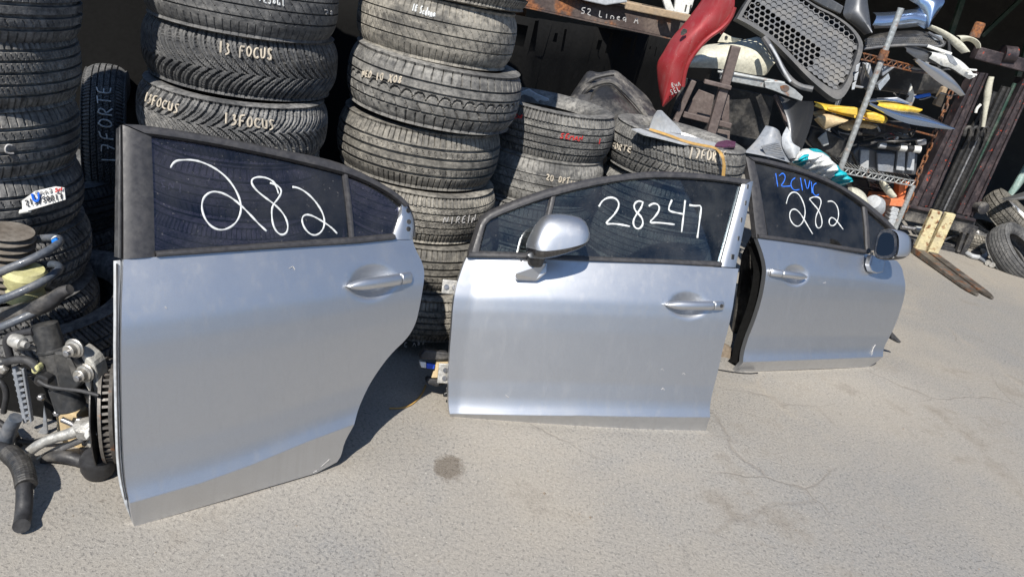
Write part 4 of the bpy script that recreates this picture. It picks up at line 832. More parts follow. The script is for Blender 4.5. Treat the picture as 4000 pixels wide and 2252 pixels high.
# knuckle
plate('knuckle', 'cast', 'R7', [(440, 170), (470, 190), (530, 240), (545, 290), (560, 380), (580, 470), (585, 580), (600, 640), (610, 730), (590, 750), (520, 740), (480, 700), (520, 640), (545, 560), (530, 480), (500, 400), (470, 350), (490, 330), (480, 260)], YS - .035, .05, su, .008, 60)
plate('knuckle_web', 'cast', 'R7', [(455, 400), (500, 420), (540, 500), (540, 560), (520, 560), (505, 480), (460, 450)], YS + .02, .02, su, .005)
c = yp(q('R7', (548, 446)), YS - .02); MB().lathe(c + np.array([0, .01, 0]), (0, -1, 0), [(0, .012), (.012, .012), (.013, .008)], 14).build('sensor_bolt', 'chrome', su)
# brake disc, seen nearly edge on
dc = yp((432, 1600), YS + .03); dax = nrm((.90, .42, .06))
disc = MB().lathe(dc - dax * .012, dax, [(0, .05), (0, .15), (.008, .152), (.008, .08), (.008, .05)], 64).build('brake_disc', 'disc', su, smooth=True)
MB().lathe(dc + dax * .014, dax, [(0, .05), (0, .152), (.009, .15), (.009, .05)], 64).build('disc_outer_face', 'disc', disc, smooth=True)
e1 = nrm(np.cross(dax, (0, 0, 1))); e2 = np.cross(dax, e1)
for k in range(48):
    a = 2 * math.pi * k / 48; rd = e1 * math.cos(a) + e2 * math.sin(a); MB().box(dc + rd * .115 + dax * .005, (dax, rd, np.cross(dax, rd)), (.020, .062, .007)).build('cooling_vane', 'disc', disc)
MB().lathe(dc - dax * .034, dax, [(0, .05), (.004, .158), (.007, .158), (.010, .05)], 48).build('dust_shield', 'black', su, smooth=True)
# lower arm, ball joint, anti-roll bracket
rod('control_arm', 'alu', 'R7', [(-40, 960), (30, 890), (120, 790), (200, 710), (300, 665), (400, 640), (470, 610), (545, 590)], YS - .10, [.016, .018, .016, .014, .014, .014, .017, .019], su, 12, 40, YS - .03)
MB().lathe(yp(q('R7', (490, 600)), YS - .03) - np.array([0, 0, .02]), (.05, -.15, 1), [(0, .03), (.03, .032), (.035, .02), (.037, .012)], 20).build('ball_joint', 'alu', su, smooth=True)
MB().tube(Yp('R7', [(565, 612), (590, 612), (620, 610), (655, 606)], YS - .05), [.018, .030, .033, .026], 18).build('rubber_boot', 'hose', su, smooth=True)
rod('tie_rod', 'steel', 'R7', [(-20, 1000), (80, 900), (190, 810), (300, 740), (440, 685), (480, 660)], YS - .04, .010, su)
mbx = plate('wire_connector', 'paper', 'R7', [(478, 625), (498, 620), (505, 655), (488, 678), (473, 655)], YS - .07, .02, su)
plate('wire_connector', 'black', 'R7', [(500, 622), (540, 612), (545, 650), (508, 660)], YS - .068, .02, su); plate('wire_connector', 'paper', 'R7', [(538, 620), (570, 615), (575, 645), (542, 652)], YS - .07, .02, su)
rod('lower_arm', 'dark', 'R7', [(245, 800), (270, 770), (340, 765), (400, 775), (470, 800), (540, 810), (600, 800)], YS - .05, [.010, .016, .018, .018, .018, .024, .026], su)
MB().lathe(yp(q('R7', (560, 800)), YS - .05) - np.array([0, 0, .03]), (0, -.2, 1), [(0, .040), (.02, .045), (.035, .042), (.05, .044), (.065, .036)], 24).build('bushing', 'hose', su, smooth=True)
plate('blue_mark', 'blue', 'R7', [(508, 802), (522, 800), (524, 824), (512, 828)], YS - .082, .012, su, .001)
plate('bracket_tab', 'alu', 'R7', [(240, 800), (300, 760), (300, 800), (265, 840)], YS - .03, .006, su); plate('bracket_tab', 'tan', 'R7', [(300, 850), (380, 800), (430, 800), (370, 870)], YS - .01, .006, su)
plate('mount_block', 'tan', 'R7', [(310, 480), (440, 540), (470, 740), (380, 730), (320, 650)], YS + .035, .05, su, .006)
# hoses and wiring
MB().tube(smooth_poly([gp(q('R7', (125, 1215))) + np.array([0, 0, .03]), yp(q('R7', (130, 1120)), 1.38), yp(q('R7', (140, 1000)), 1.42), yp(q('R7', (135, 900)), 1.46), yp(q('R7', (100, 800)), 1.52), yp(q('R7', (40, 740)), 1.56), yp(q('R7', (-40, 710)), 1.58)], 50, 2), .0195, 16).build('rubber_hose', 'hose', su, smooth=True)
P = smooth_poly([yp(q('R7', (148, 935)), 1.445), yp(q('R7', (140, 870)), 1.475), yp(q('R7', (110, 800)), 1.52), yp(q('R7', (55, 752)), 1.55)], 40, 2)
MB().tube(P, [.025 + .0015 * (k % 2) for k in range(40)], 18).build('braided_sleeve', 'black', su)
rod('stub_pipe', 'spring', 'R7', [(25, 720), (50, 620), (90, 550)], 1.60, [.020, .021, .018], su)
rod('corrugated_wire', 'hose', 'R7', [(30, 235), (90, 222), (150, 222), (190, 245), (215, 280)], YS - .06, .011, su, 10, 30)
rod('sensor_wire', 'hose', 'R7', [(215, 340), (260, 370), (330, 385), (450, 395), (560, 425)], YS - .075, .005, su)
plate('sensor_plug', 'black', 'R7', [(190, 325), (215, 310), (270, 335), (270, 370), (215, 380), (185, 355)], YS - .075, .03, su, .005)
plate('sensor_body', 'urethane', 'R7', [(170, 270), (205, 255), (220, 285), (200, 310), (175, 300)], YS - .07, .025, su, .005)
lad = plate('cable_ladder', 'greyplastic', 'R7', [(65, 270), (85, 270), (150, 580), (130, 585)], YS - .05, .012, su, .002); plate('ladder_rail', 'greyplastic', 'R7', [(120, 275), (132, 275), (178, 575), (168, 580)], YS - .05, .012, lad, .002)
for k in range(9):
    y = 300 + k * 32; MB().bar(yp(q('R7', (75 + k * 7.2, y)), YS - .045), yp(q('R7', (128 + k * 5.2, y - 6)), YS - .045), .006, .008).build('ladder_rung', 'greyplastic', lad)
hb = rod('hose_bracket', 'dark', 'R7', [(190, 60), (100, 75), (50, 90), (35, 120), (45, 160), (60, 220)], YS - .03, .010, su); rod('bracket_arm', 'dark', 'R7', [(90, 160), (150, 155), (210, 148)], YS - .03, .008, hb)
MB().lathe(yp(q('R7', (75, 110)), YS - .045), (1, -.3, .05), [(0, .018), (.02, .02), (.035, .016), (.037, .010), (.05, .009)], 16).build('banjo_fitting', 'alu', su, smooth=True)
plate('triangular_gusset', 'greyplastic', 'R7', [(245, 480), (262, 560), (270, 640), (170, 690), (240, 600)], YS + .06, .006, su)
# lower spring seat, bump stop, boot and coil
st = rod('spring_seat', 'dark', 'C1', [(10, 1390), (120, 1330), (250, 1290), (380, 1245), (500, 1190), (570, 1120), (660, 1085)], YS + .02, [.020, .026, .026, .024, .022, .018, .014], su)
MB().lathe(yp(q('C1', (225, 1190)), YS + .09), nrm((.12, 0, 1)), [(0, .040), (.01, .052), (.03, .05), (.045, .044), (.06, .052), (.085, .055), (.10, .045)], 28).build('bump_stop', 'urethane', su, smooth=True)
plate('bump_cup', 'boot', 'C1', [(0, 1050), (60, 990), (180, 965), (310, 965), (345, 990), (230, 1040), (100, 1060)], YS + .07, .05, su, .004, 30)
bt = MB(); bc = yp(q('C1', (30, 800)), YS + .10); prof = []
for k in range(58): prof.append((k * .0031, .058 + .010 * math.cos(k / 58 * 9 * 2 * math.pi)))
MB().lathe(bc - np.array([0, 0, .09]), (.10, 0, 1), prof, 36).build('dust_boot', 'boot_dark', su, smooth=True)
cc_ = yp(q('C1', (60, 960)), YS + .06); N_ = 130; P = []
for k in range(N_):
    a = k / N_ * 2.9 * 2 * math.pi - 1.4; P.append(cc_ + np.array([.125 * math.cos(a), .10 * math.sin(a), -.125 + k / N_ * .235 + .06 * math.cos(a)]) + np.array([.015, 0, 0]) * (k / N_))
MB().tube(P, .0108, 12).build('coil_spring', 'spring', su, smooth=True)
# black panel added for the shade behind the strut, then greasy clutter
plate('shade_panel', 'shade_black', 'R7', [(-60, 330), (60, 260), (200, 250), (330, 330), (430, 480), (540, 620), (600, 830), (400, 850), (200, 800), (-60, 860)], YS + .13, .02, su, .01, 40)
for pts, r_, mt_ in (([(-30, 330), (20, 360), (40, 420), (20, 520)], .008, 'hose'), ([(-30, 560), (30, 600), (90, 640), (110, 720)], .009, 'hose'), ([(100, 250), (130, 290), (180, 320), (200, 345)], .005, 'hose'), ([(110, 270), (170, 300), (240, 300), (300, 330)], .006, 'strut'), ([(-20, 640), (60, 660), (140, 690), (210, 690), (300, 650)], .007, 'hose'), ([(-20, 250), (10, 230), (30, 260), (5, 300)], .016, 'strut'), ([(-20, 820), (60, 810), (130, 830), (220, 820)], .010, 'hose'), ([(350, 560), (420, 590), (470, 640), (480, 700)], .008, 'steel'), ([(600, 640), (620, 700), (640, 780), (630, 830)], .010, 'shade_black')):
    rod('greasy_pipe', mt_, 'R7', pts, YS - .01, r_, su)
for X, Y, r_ in ((20, 270, .016), (85, 640, .012), (240, 430, .010), (330, 520, .010), (365, 470, .009), (590, 690, .012), (520, 690, .014), (455, 560, .010)):
    MB().lathe(yp(q('R7', (X, Y)), YS - .015), (.1, -1, .2), [(0, r_), (.010, r_), (.014, r_ * .8), (.016, r_ * .5)], 6).build('hex_bolt', 'chrome' if r_ > .011 else 'steel', su)
cl = plate('plastic_clip', 'blue', 'C1', [(475, 620), (520, 595), (555, 665), (545, 700), (500, 712)], 1.74, .01, None, .004); tag(cl, 'small bright blue plastic clip on the block tread tyre at left', 'clip')
plate('clip_tip', 'paper', 'C1', [(478, 612), (500, 588), (520, 594), (482, 618)], 1.739, .009, cl, .002)
# size tag with handwriting, stuck on the tyre
tg = plate('size_tag', 'paper', 'C1', [(205, 250), (330, 160), (520, 118), (605, 130), (618, 240), (470, 285), (280, 342), (210, 330)], 1.93, .003, None, 0); tag(tg, 'white paper size tag with handwriting stuck on a far left tyre', 'tag')
def flat_text(txt, c, p0, p1, hpx, Y, mat, r, parent):
    a = np.array(q(c, p0)); b_ = np.array(q(c, p1)); d = b_ - a; up = np.array([d[1], -d[0]]); up = up / np.linalg.norm(up) * hpx * CROPS[c][2]
    for ch in text_strokes(txt, .06):
        mb = MB()
        for s_ in ch: mb.tube([yp(tuple(a + d * x + up * y), Y) for x, y in smooth_poly(s_, 10, 1)], r, 5)
        if mb.v: mb.build('written_letter', mat, parent)
flat_text('215/50R17', 'C1', (240, 300), (600, 232), 55, 1.926, 'ink', .0016, tg); flat_text('CAAS', 'C1', (330, 200), (500, 165), 36, 1.926, 'chalkgrey', .0016, tg); flat_text('U', 'C1', (300, 270), (400, 250), 80, 1.925, 'markblue', .0036, tg); flat_text('SN', 'C1', (515, 170), (595, 158), 34, 1.925, 'markred', .0018, tg)
rod('paper_strip', 'white', 'C1', [(-40, 400), (100, 375), (280, 340)], 1.935, .007, tg)
flat_text('52 Linea A', 'C4', (650, 112), (1130, 195), 55, 4.415, 'chalkgrey', .003, rack)
# ================================================================== pile of body parts in front of the rack
def panel3(name, mat, label, cat, A, B, YA, YB, bulge, c='R3', n=30, m=12, th=.004, bdir=(0, -1, .3), it=2, group='loose body parts piled at the rack', parent=None, power=1.0):
    qa, qb = q(c, *A), q(c, *B); ya = np.linspace(YA[0], YA[1], len(qa)); yb = np.linspace(YB[0], YB[1], len(qb))
    G = loft([yp(p, y) for p, y in zip(qa, ya)], [yp(p, y) for p, y in zip(qb, yb)], n, m, bulge, bdir, it=it, power=power)
    mb = MB().slab(G, (0, th, -th * .3))
    if parent is not None: return mb.build(name, mat, parent, smooth=True)
    return tag(mb.build(name, mat, None, smooth=True), label, cat, group)
# sheet, strap and wrapper lying on the strapped wheel
wz = cw[2] + .108
tn_ = nrm((.035, 0, 1)); t0_ = cw + np.array([0, 0, .106])
MB_ = MB().prism([plhit(p, t0_ - np.array([0, 0, .012]), tn_) for p in q('C4', (1070, 1050), (1200, 1050), (1480, 1100), (1750, 1165), (1740, 1195), (1500, 1175), (1260, 1115), (1170, 1095))], (0, 0, .006))
tag(MB_.build('white_sheet', 'lightgrey', None), 'white plastic sheet lying on the strapped wheel', 'sheet')
P = [plhit(p, t0_, tn_) for p in q('C4', (1215, 1045), (1350, 1085), (1520, 1150), (1640, 1175), (1740, 1190))]
dn = [np.array(yp(p, cw[1] - .335)) for p in q('C4', (1800, 1240), (1822, 1320), (1815, 1400), (1812, 1440))]
tag(MB().tube(smooth_poly(P + dn, 50, 2), .0085, 8, flat=((0, -.5, .8), .35)).build('tie_strap', 'strap', None), 'tan strap tied over the white sheet and wheel', 'strap')
tag(MB().prism([plhit(p, t0_ + np.array([0, 0, .003]), tn_) for p in q('C4', (1740, 1190), (1760, 1165), (1830, 1150), (1910, 1165), (1905, 1200), (1820, 1200))], (0, 0, .012)).build('wrapper', 'purple', None, bevel=.004), 'small purple wrapper on the rim of the strapped wheel', 'wrapper')
tag(MB().slab(loft([yp(p, 3.62) for p in q('C4', (1280, 900), (1240, 960), (1210, 1060))], [yp(p, 3.75) for p in q('C4', (1330, 910), (1430, 1010), (1510, 1090))], 14, 8, .03), (0, .02, 0)).build('plastic_wedge', 'lightgrey', None, smooth=True), 'light grey slotted plastic wedge standing on the strapped wheel', 'car part')
# dark fender liner behind the stacks
ln = thing('fender_liner', 'dusty black moulded wheel liner lying on the tyres below the red panel', 'fender liner', yp(q('C4', (880, 980)), 3.95), 'loose body parts piled at the rack')
panel3('liner_face', 'dark', '', '', [(560, 800), (600, 740), (680, 620), (720, 565), (800, 590), (850, 580), (940, 562), (1000, 610), (1120, 710), (1220, 800), (1260, 900)], [(500, 870), (640, 960), (700, 990), (800, 1000), (900, 1020), (1000, 1040), (1060, 1050), (1140, 1050), (1180, 1030), (1230, 1000), (1260, 940)], (4.0, 4.1), (3.75, 3.85), .06, 'C4', 40, 16, .006, parent=ln)
panel3('inner_pocket', 'black', '', '', [(740, 780), (760, 730), (830, 690), (900, 680), (960, 720), (1060, 820), (1150, 930)], [(710, 890), (800, 960), (900, 1000), (980, 1020), (1060, 1040), (1120, 1040), (1170, 1000)], (3.80, 3.85), (3.64, 3.70), .04, 'C4', 30, 12, .004, parent=ln)
rod('liner_ridge', 'dark', 'C4', [(640, 850), (690, 740), (760, 690), (860, 660), (930, 665), (1010, 740), (1120, 850), (1200, 960)], 3.86, .012, ln, 8, 40, 3.80)
rod('liner_ridge', 'dark', 'C4', [(590, 880), (650, 730), (740, 640), (850, 610), (930, 600)], 3.92, .010, ln, 8, 30)
bb = plate('broken_bracket', 'lightgrey', 'C4', [(130, 780), (180, 745), (240, 720), (300, 760), (400, 800), (405, 820), (370, 825), (330, 810), (310, 830), (270, 790), (200, 765), (150, 790)], 3.55, .02, None, .003); tag(bb, 'broken grey bracket lying on top of the red-marked tyre', 'bracket')
# things on the deck above the beam
tag(MB().bar(yp(q('C4', (1020, 45)), 4.40), yp(q('C4', (1540, 150)), 4.40), .04, .05).build('plank', 'wood', None, bevel=.006), 'weathered wood plank lying along the top of the rusty beam', 'plank')
plate_ = plate('cardboard_flap', 'lightgrey', 'C4', [(440, -80), (1000, -60), (1040, 20), (960, 30), (860, 45), (700, 10)], 4.5, .02, None, .006); tag(plate_, 'grey sheet hanging over the rusty beam edge', 'sheet')
for pts, lab in (([(1310, -40), (1370, -40), (1420, 90), (1400, 100), (1350, 90)], 'left white upright bracket standing on the plank'), ([(1430, -40), (1590, -40), (1560, 60), (1530, 120), (1480, 115), (1415, 100)], 'wider white slotted bracket beside the red panel')):
    o = plate('white_bracket', 'white', 'C4', pts, 4.46, .05, None, .005); tag(o, lab, 'bracket', 'white brackets on the deck')
    for k in range(2 if 'left' not in lab else 0):
        MB().bar(yp(q('C4', (1505 + 38 * k, 85)), 4.455), yp(q('C4', (1515 + 38 * k, 40)), 4.455), .008, .006).build('slot', 'black', o)
# red front fender
rf = thing('red_fender', 'dark red front fender standing on end against the pile', 'fender', yp(q('C4', (1320, 870)), 4.05), 'loose body parts piled at the rack')
panel3('fender_skin', 'red', '', '', [(1690, -90), (1640, 0), (1560, 110), (1490, 200), (1390, 310), (1330, 420), (1278, 500), (1275, 590), (1300, 780), (1318, 866)], [(1890, -90), (1912, 10), (1885, 130), (1800, 230), (1700, 300), (1610, 390), (1540, 490), (1500, 590), (1485, 660), (1484, 700), (1440, 760), (1330, 868)], (4.1, 4.05), (4.02, 4.0), .045, 'C4', 50, 16, .004, (-.25, -1, .25), parent=rf)
rod('arch_flange', 'red', 'C4', [(1905, 60), (1870, 160), (1790, 240), (1690, 305), (1605, 395), (1535, 495), (1500, 590), (1486, 700)], 3.985, .011, rf, 8, 60)
plate('flange_tab', 'red', 'C4', [(1905, 70), (1880, 170), (1800, 285), (1755, 225), (1800, 190)], 4.01, .02, rf, .003)
plate('lamp_opening', 'black', 'C4', [(1470, 260), (1490, 230), (1520, 240), (1520, 265), (1485, 290), (1468, 285)], 3.985, .006, rf, .002)
flat_text('RuA', 'C4', (1395, 710), (1470, 690), 40, 3.955, 'chalkgrey', .0022, rf); flat_text('SEL', 'C4', (1390, 770), (1470, 735), 40, 3.955, 'chalkgrey', .0022, rf)
# cream fender
cf = thing('cream_fender', 'cream painted fender lying under the black honeycomb grille', 'fender', yp(q('R3', (600, 470)), 4.4), 'loose body parts piled at the rack')
panel3('fender_skin', 'cream', '', '', [(340, 400), (380, 350), (430, 300), (540, 292), (650, 275), (740, 258), (806, 240), (850, 320), (893, 415)], [(320, 452), (400, 455), (500, 458), (600, 470), (700, 490), (780, 505), (840, 508), (860, 490), (888, 440)], (4.45, 4.55), (4.30, 4.42), .07, 'R3', 36, 14, .004, parent=cf)
plate('mounting_tab', 'cream', 'R3', [(520, 285), (560, 220), (620, 250), (690, 262), (640, 285)], 4.44, .006, cf); MB().lathe(yp(q('R3', (578, 252)), 4.436), (0, -1, 0), [(0, .009), (.003, .009)], 12).build('bolt_hole', 'black', cf)
# brown steel A-frame
fr = thing('steel_stand', 'brown steel stand with crossbars behind the strapped wheel', 'stand', yp(q('R3', (470, 940)), 4.1))
def barp(name, mat, c, a, b_, Y, w, d, parent): return MB().bar(yp(q(c, a), Y), yp(q(c, b_), Y), w, d).build(name, mat, parent, bevel=.004)
barp('post', 'brownsteel', 'R3', (642, 310), (455, 960), 4.05, .048, .05, fr); barp('post', 'brownsteel', 'R3', (360, 540), (215, 860), 4.12, .03, .04, fr)
barp('crossbar', 'brownsteel', 'R3', (290, 765), (610, 845), 4.12, .03, .03, fr); barp('crossbar', 'brownsteel', 'R3', (430, 545), (610, 590), 4.02, .022, .03, fr)
plate('gusset_panel', 'brownsteel', 'R3', [(395, 600), (500, 640), (470, 800), (300, 750)], 4.2, .01, fr); plate('gusset_panel', 'brownsteel', 'R3', [(545, 620), (600, 640), (600, 840), (510, 830)], 4.2, .01, fr); plate('gusset_panel', 'brownsteel', 'R3', [(520, 865), (605, 880), (600, 960), (490, 935)], 4.2, .01, fr)
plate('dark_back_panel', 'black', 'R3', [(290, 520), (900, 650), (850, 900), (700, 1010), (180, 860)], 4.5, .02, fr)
barp('rear_leg', 'brownsteel', 'R3', (905, 640), (1000, 860), 4.3, .02, .03, fr)
# aluminium crash bar with a rust patch
ab = thing('crash_bar', 'dull aluminium crash bar with a rust patch under the cream fender', 'car part', yp(q('R3', (800, 560)), 4.15), 'loose body parts piled at the rack')
barp('bar_body', 'galv', 'R3', (540, 500), (960, 580), 4.16, .05, .04, ab); plate('end_plate', 'galv', 'R3', [(835, 545), (960, 550), (1040, 600), (1095, 650), (1085, 680), (1000, 650), (900, 610), (840, 590)], 4.12, .012, ab); plate('rust_patch', 'rusty', 'R3', [(940, 580), (985, 565), (1010, 595), (985, 620), (945, 610)], 4.117, .004, ab, .001, 16)
barp('bar_rail', 'galv', 'R3', (520, 480), (900, 545), 4.14, .012, .02, ab)
# ------------------------------------------------------------------ honeycomb bumper grille
gr = thing('bumper_grille', 'big faded black honeycomb bumper grille tilted on top of the pile', 'grille', yp(q('R3', (1320, 690)), 4.1), 'loose body parts piled at the rack')
gO = [(640, 130), (690, 40), (760, -60), (1000, -70), (1120, 0), (1190, 45), (1300, 95), (1430, 185), (1495, 275), (1500, 335), (1460, 450), (1420, 570), (1370, 660), (1325, 690), (1270, 660), (1130, 540), (1000, 400), (860, 260), (720, 170)]
gI = [(690, 115), (725, 40), (790, -50), (980, -60), (1100, 5), (1180, 65), (1280, 105), (1390, 185), (1450, 265), (1455, 325), (1420, 430), (1380, 530), (1340, 590), (1300, 588), (1240, 560), (1100, 450), (980, 320), (850, 205), (740, 135)]
def Yg(p): return 4.42 - (p[1] - 0) / 690 * .34 + (p[0] - 1050) / 800 * .02           # the grille leans: low end nearer the camera
def gpnt(p, dy=0.0): return yp(q('R3', p), Yg(p) + dy)
O = [gpnt(p) for p in smooth_poly(gO + [gO[0]], 91, 2)[:-1]]; I = [gpnt(p) for p in smooth_poly(gI + [gI[0]], 91, 2)[:-1]]
G = np.zeros((4, 91, 3)); Oa = np.array(O + [O[0]]); Ia = np.array(I + [I[0]]); Gd = np.array([0, -1, .2])
for j, (k, h) in enumerate(((0, -.03), (.15, .012), (.8, .012), (1, -.02))): G[j] = Oa * (1 - k) + Ia * k + nrm(Gd) * h
MB().slab(G, (0, .02, -.005)).build('grille_surround', 'grille_dark', gr, smooth=True)
def inside(p, poly):
    x, y = p; r = False; j = len(poly) - 1
    for i in range(len(poly)):
        if (poly[i][1] > y) != (poly[j][1] > y) and x < (poly[j][0] - poly[i][0]) * (y - poly[i][1]) / (poly[j][1] - poly[i][1]) + poly[i][0]: r = not r
        j = i
    return r
gIs = [tuple(p) for p in smooth_poly(gI + [gI[0]], 91, 2)[:-1]]
# cell rows run along the long axis (upper left to lower right); e1 along, e2 across
e1_, e2_ = np.array([.800, .600]), np.array([.62, -.78]); s1_, s2_ = 42.0, 34.0; org_ = np.array([1060, 230]); open_mb, shut_mb = MB(), MB()
def cell(cx, cy, closed):
    hexo, hexi = [], []
    for k in range(6):
        a = math.radians(60 * k + 30); v_ = np.array([math.cos(a), math.sin(a)]); pa = e1_ * v_[0] * s1_ * .575 + e2_ * v_[1] * s2_ * .64
        hexo.append((cx + pa[0], cy + pa[1])); f = .86 if closed else .80; hexi.append((cx + pa[0] * f, cy + pa[1] * f))
    fr_ = [gpnt(p, -.004) for p in hexo] + [gpnt(p, -.004) for p in hexi] + [gpnt(p, .004 if closed else .018) for p in hexi]
    F = [(k, (k + 1) % 6, 6 + (k + 1) % 6, 6 + k) for k in range(6)] + [(6 + k, 6 + (k + 1) % 6, 12 + (k + 1) % 6, 12 + k) for k in range(6)]
    if closed: F.append(tuple(range(12, 18)))
    (shut_mb if closed else open_mb).add(fr_, F)
for i in range(-26, 27):
    for j in range(-16, 17):
        cc2 = org_ + e1_ * (i + (j % 2) * .5) * s1_ + e2_ * j * s2_ * .98
        if inside(cc2, gIs):
            dd_ = cc2 - org_; tt_ = dd_ @ np.array([.59, -.81]); ss_ = dd_ @ np.array([.8, .6])
            closed = (15 < tt_ < 172) or (tt_ <= 15 and ss_ > 205)
            cell(cc2[0], cc2[1], closed)
o = open_mb.build('open_honeycomb', 'grille', gr); o['kind'] = 'stuff'; o = shut_mb.build('closed_honeycomb', 'grille', gr); o['kind'] = 'stuff'
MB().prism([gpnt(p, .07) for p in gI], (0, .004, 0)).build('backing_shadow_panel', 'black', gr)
rod('lower_lip', 'grille', 'R3', [(830, 250), (890, 340), (940, 440), (990, 520), (1060, 580), (1160, 600)], 4.25, .016, gr, 8, 40, 4.12); rod('chrome_trim', 'lightgrey', 'R3', [(870, 300), (920, 380), (960, 470), (1010, 550)], 4.22, .007, gr, 8, 30, 4.12)
for X, Y, in ((1450, 440), (1440, 500), (1425, 560)): plate('torn_tab', 'lightgrey', 'R3', [(X, Y), (X + 30, Y - 20), (X + 15, Y + 40), (X - 5, Y + 45)], 4.14, .006, gr)
# grey liner, broken lamp, radiator shroud, bag
panel3('curved_liner', 'grey_paint', 'dark grey curved panel with torn edge below the aluminium bar', 'car part', [(930, 640), (960, 720), (990, 800), (1000, 900), (1010, 1050)], [(1160, 680), (1170, 720), (1150, 830), (1115, 930), (1085, 1005)], (4.25, 4.05), (4.0, 3.95), -.05, 'R3', 30, 12, .005)
panel3('broken_lamp_housing', 'lightgrey', 'broken pale grey lamp housing above the plastic bag', 'car part', [(985, 850), (948, 920), (955, 990), (1000, 1065)], [(1010, 960), (1040, 990), (1085, 985), (1045, 1060)], (3.98, 3.9), (3.98, 3.9), .03, 'R3', 20, 10, .005)
sh = thing('radiator_shroud', 'pale grey ribbed plastic shroud behind the right door', 'car part', yp(q('R3', (850, 1020)), 4.0), 'loose body parts piled at the rack')
panel3('shroud_face', 'greyplastic', '', '', [(845, 842), (790, 930), (740, 985), (700, 1022)], [(935, 880), (965, 960), (990, 1040), (1005, 1090)], (4.0, 3.9), (4.0, 3.9), .03, 'R3', 24, 10, .008, parent=sh)
for k in range(9): MB().bar(yp(q('R3', (815 + k * 5, 985 + k * 9)), 3.885), yp(q('R3', (930 + k * 6, 955 + k * 12)), 3.885), .007, .012).build('shroud_rib', 'greyplastic', sh)
# bag: crumpled skin printed in white and turquoise
def bag_mat(name, col):
    m, t, b = new_mat(name); v = coords(t, False); b.inputs['Base Color'].default_value = col + (1,); b.inputs['Roughness'].default_value = .34
    bump(t, b, noise(t, v, 16, detail=4, dist=1.2, lo=.2, hi=.8), .7, .015); return m
M['bag'] = bag_mat('white_plastic_film', (.74, .75, .73)); M['bag_teal'] = bag_mat('turquoise_plastic_film', (.0, .40, .47))
A_ = [yp(p, y) for p, y in zip(q('R3', (1012, 1082), (1040, 1020), (1090, 1000), (1150, 995), (1200, 1000), (1245, 1030), (1290, 1090), (1350, 1150), (1375, 1200)), np.linspace(3.95, 4.1, 9))]
B_ = [yp(p, y) for p, y in zip(q('R3', (1015, 1092), (1070, 1115), (1120, 1145), (1170, 1170), (1220, 1195), (1270, 1225), (1320, 1240), (1355, 1250), (1374, 1240)), np.linspace(3.9, 4.05, 9))]
G = loft(A_, B_, 50, 26, .10, (0, -1, .35)); rs = np.random.RandomState(3)
for _ in range(9):
    f = rs.uniform(3, 11, 2); ph = rs.uniform(0, 6.3); I_, J_ = np.meshgrid(np.arange(50), np.arange(26), indexing='ij'); G += (.0030 * np.sin(I_ / 50 * f[0] * 6.28 + J_ / 26 * f[1] * 3 + ph))[..., None] * nrm((0, -1, .3))
bgp = MB().slab(G, (0, .09, -.02)).build('plastic_bag', 'bag', None, smooth='all'); tag(bgp, 'crumpled white and turquoise plastic bag behind the right door', 'bag')
for sl in (np.s_[0:10, 9:26], np.s_[33:50, 0:26], np.s_[14:34, 0:6]): MB().slab(G[sl] + nrm((0, -1, .3)) * .003, (0, .002, 0)).build('printed_band', 'bag_teal', bgp, smooth='all')
# ------------------------------------------------------------------ wire shelving with parts
sv = thing('wire_shelving', 'wire shelving unit with galvanised post holding body parts', 'shelf', yp(q('R3', (1340, 1130)), 4.9))
YP = 4.75
pt, pb = yp(q('R3', (1752, 55)), YP), yp(q('R3', (1345, 1130)), YP); pd = nrm(pb - pt); pfoot = pt + pd * ((pt[2]) / -pd[2])
P = np.array([pt + (pfoot - pt) * k / 200 for k in range(201)]); MB().tube(P, [(.0185 if k % 4 < 2 else .0179) for k in range(201)], 14).build('front_post', 'galv', sv)
k1 = pt + pd * (np.linalg.norm(yp(q('R3', (1628, 370)), YP) - pt)); MB().lathe(k1 - pd * .03, pd, [(0, .026), (.06, .028)], 16).build('post_collar', 'rusty', sv)
def truss(c, a, b_, Y0, Y1, h, mat, nz, parent, r=.005):
    A0, B0 = yp(q(c, a), Y0), yp(q(c, b_), Y1); up = np.array([0, 0, h]); t0 = MB().tube([A0, B0], r, 6).build('shelf_rail', mat, parent); MB().tube([A0 - up, B0 - up], r, 6).build('shelf_rail', mat, parent)
    Z = [A0 + (B0 - A0) * k / nz - up * (k % 2) for k in range(nz + 1)]; MB().tube(Z, r * .8, 6).build('zigzag_wire', mat, parent); return A0, B0
lo_a, lo_b = truss('C2', (705, 855), (1390, 985), YP, 5.2, .035, 'galv', 26, sv)
up_a, up_b = truss('C3', (1110, 490), (1560, 600), YP, 5.1, .035, 'rusty', 18, sv)
for A0, B0, mt_ in ((lo_a, lo_b, 'galv'), (up_a, up_b, 'rusty')):
    for k in range(22):
        a_ = A0 + (B0 - A0) * k / 21; MB().tube([a_, a_ + np.array([.10, .75, 0])], .003, 5).build('deck_wire', mt_, sv)
for p_ in (lo_b, lo_a + np.array([.1, .75, 0]), lo_b + np.array([.1, .75, 0])):
    MB().tube([np.array([p_[0], p_[1], 0]), np.array([p_[0], p_[1], 1.55 if p_ is not lo_b else .72])], .017, 10).build('rear_post', 'galv', sv)
mid = np.array([0, 0, (up_a[2] - lo_a[2]) * .47])
MB().tube([lo_a + mid, lo_b + mid], .006, 6).build('shelf_rail', 'rusty', sv)
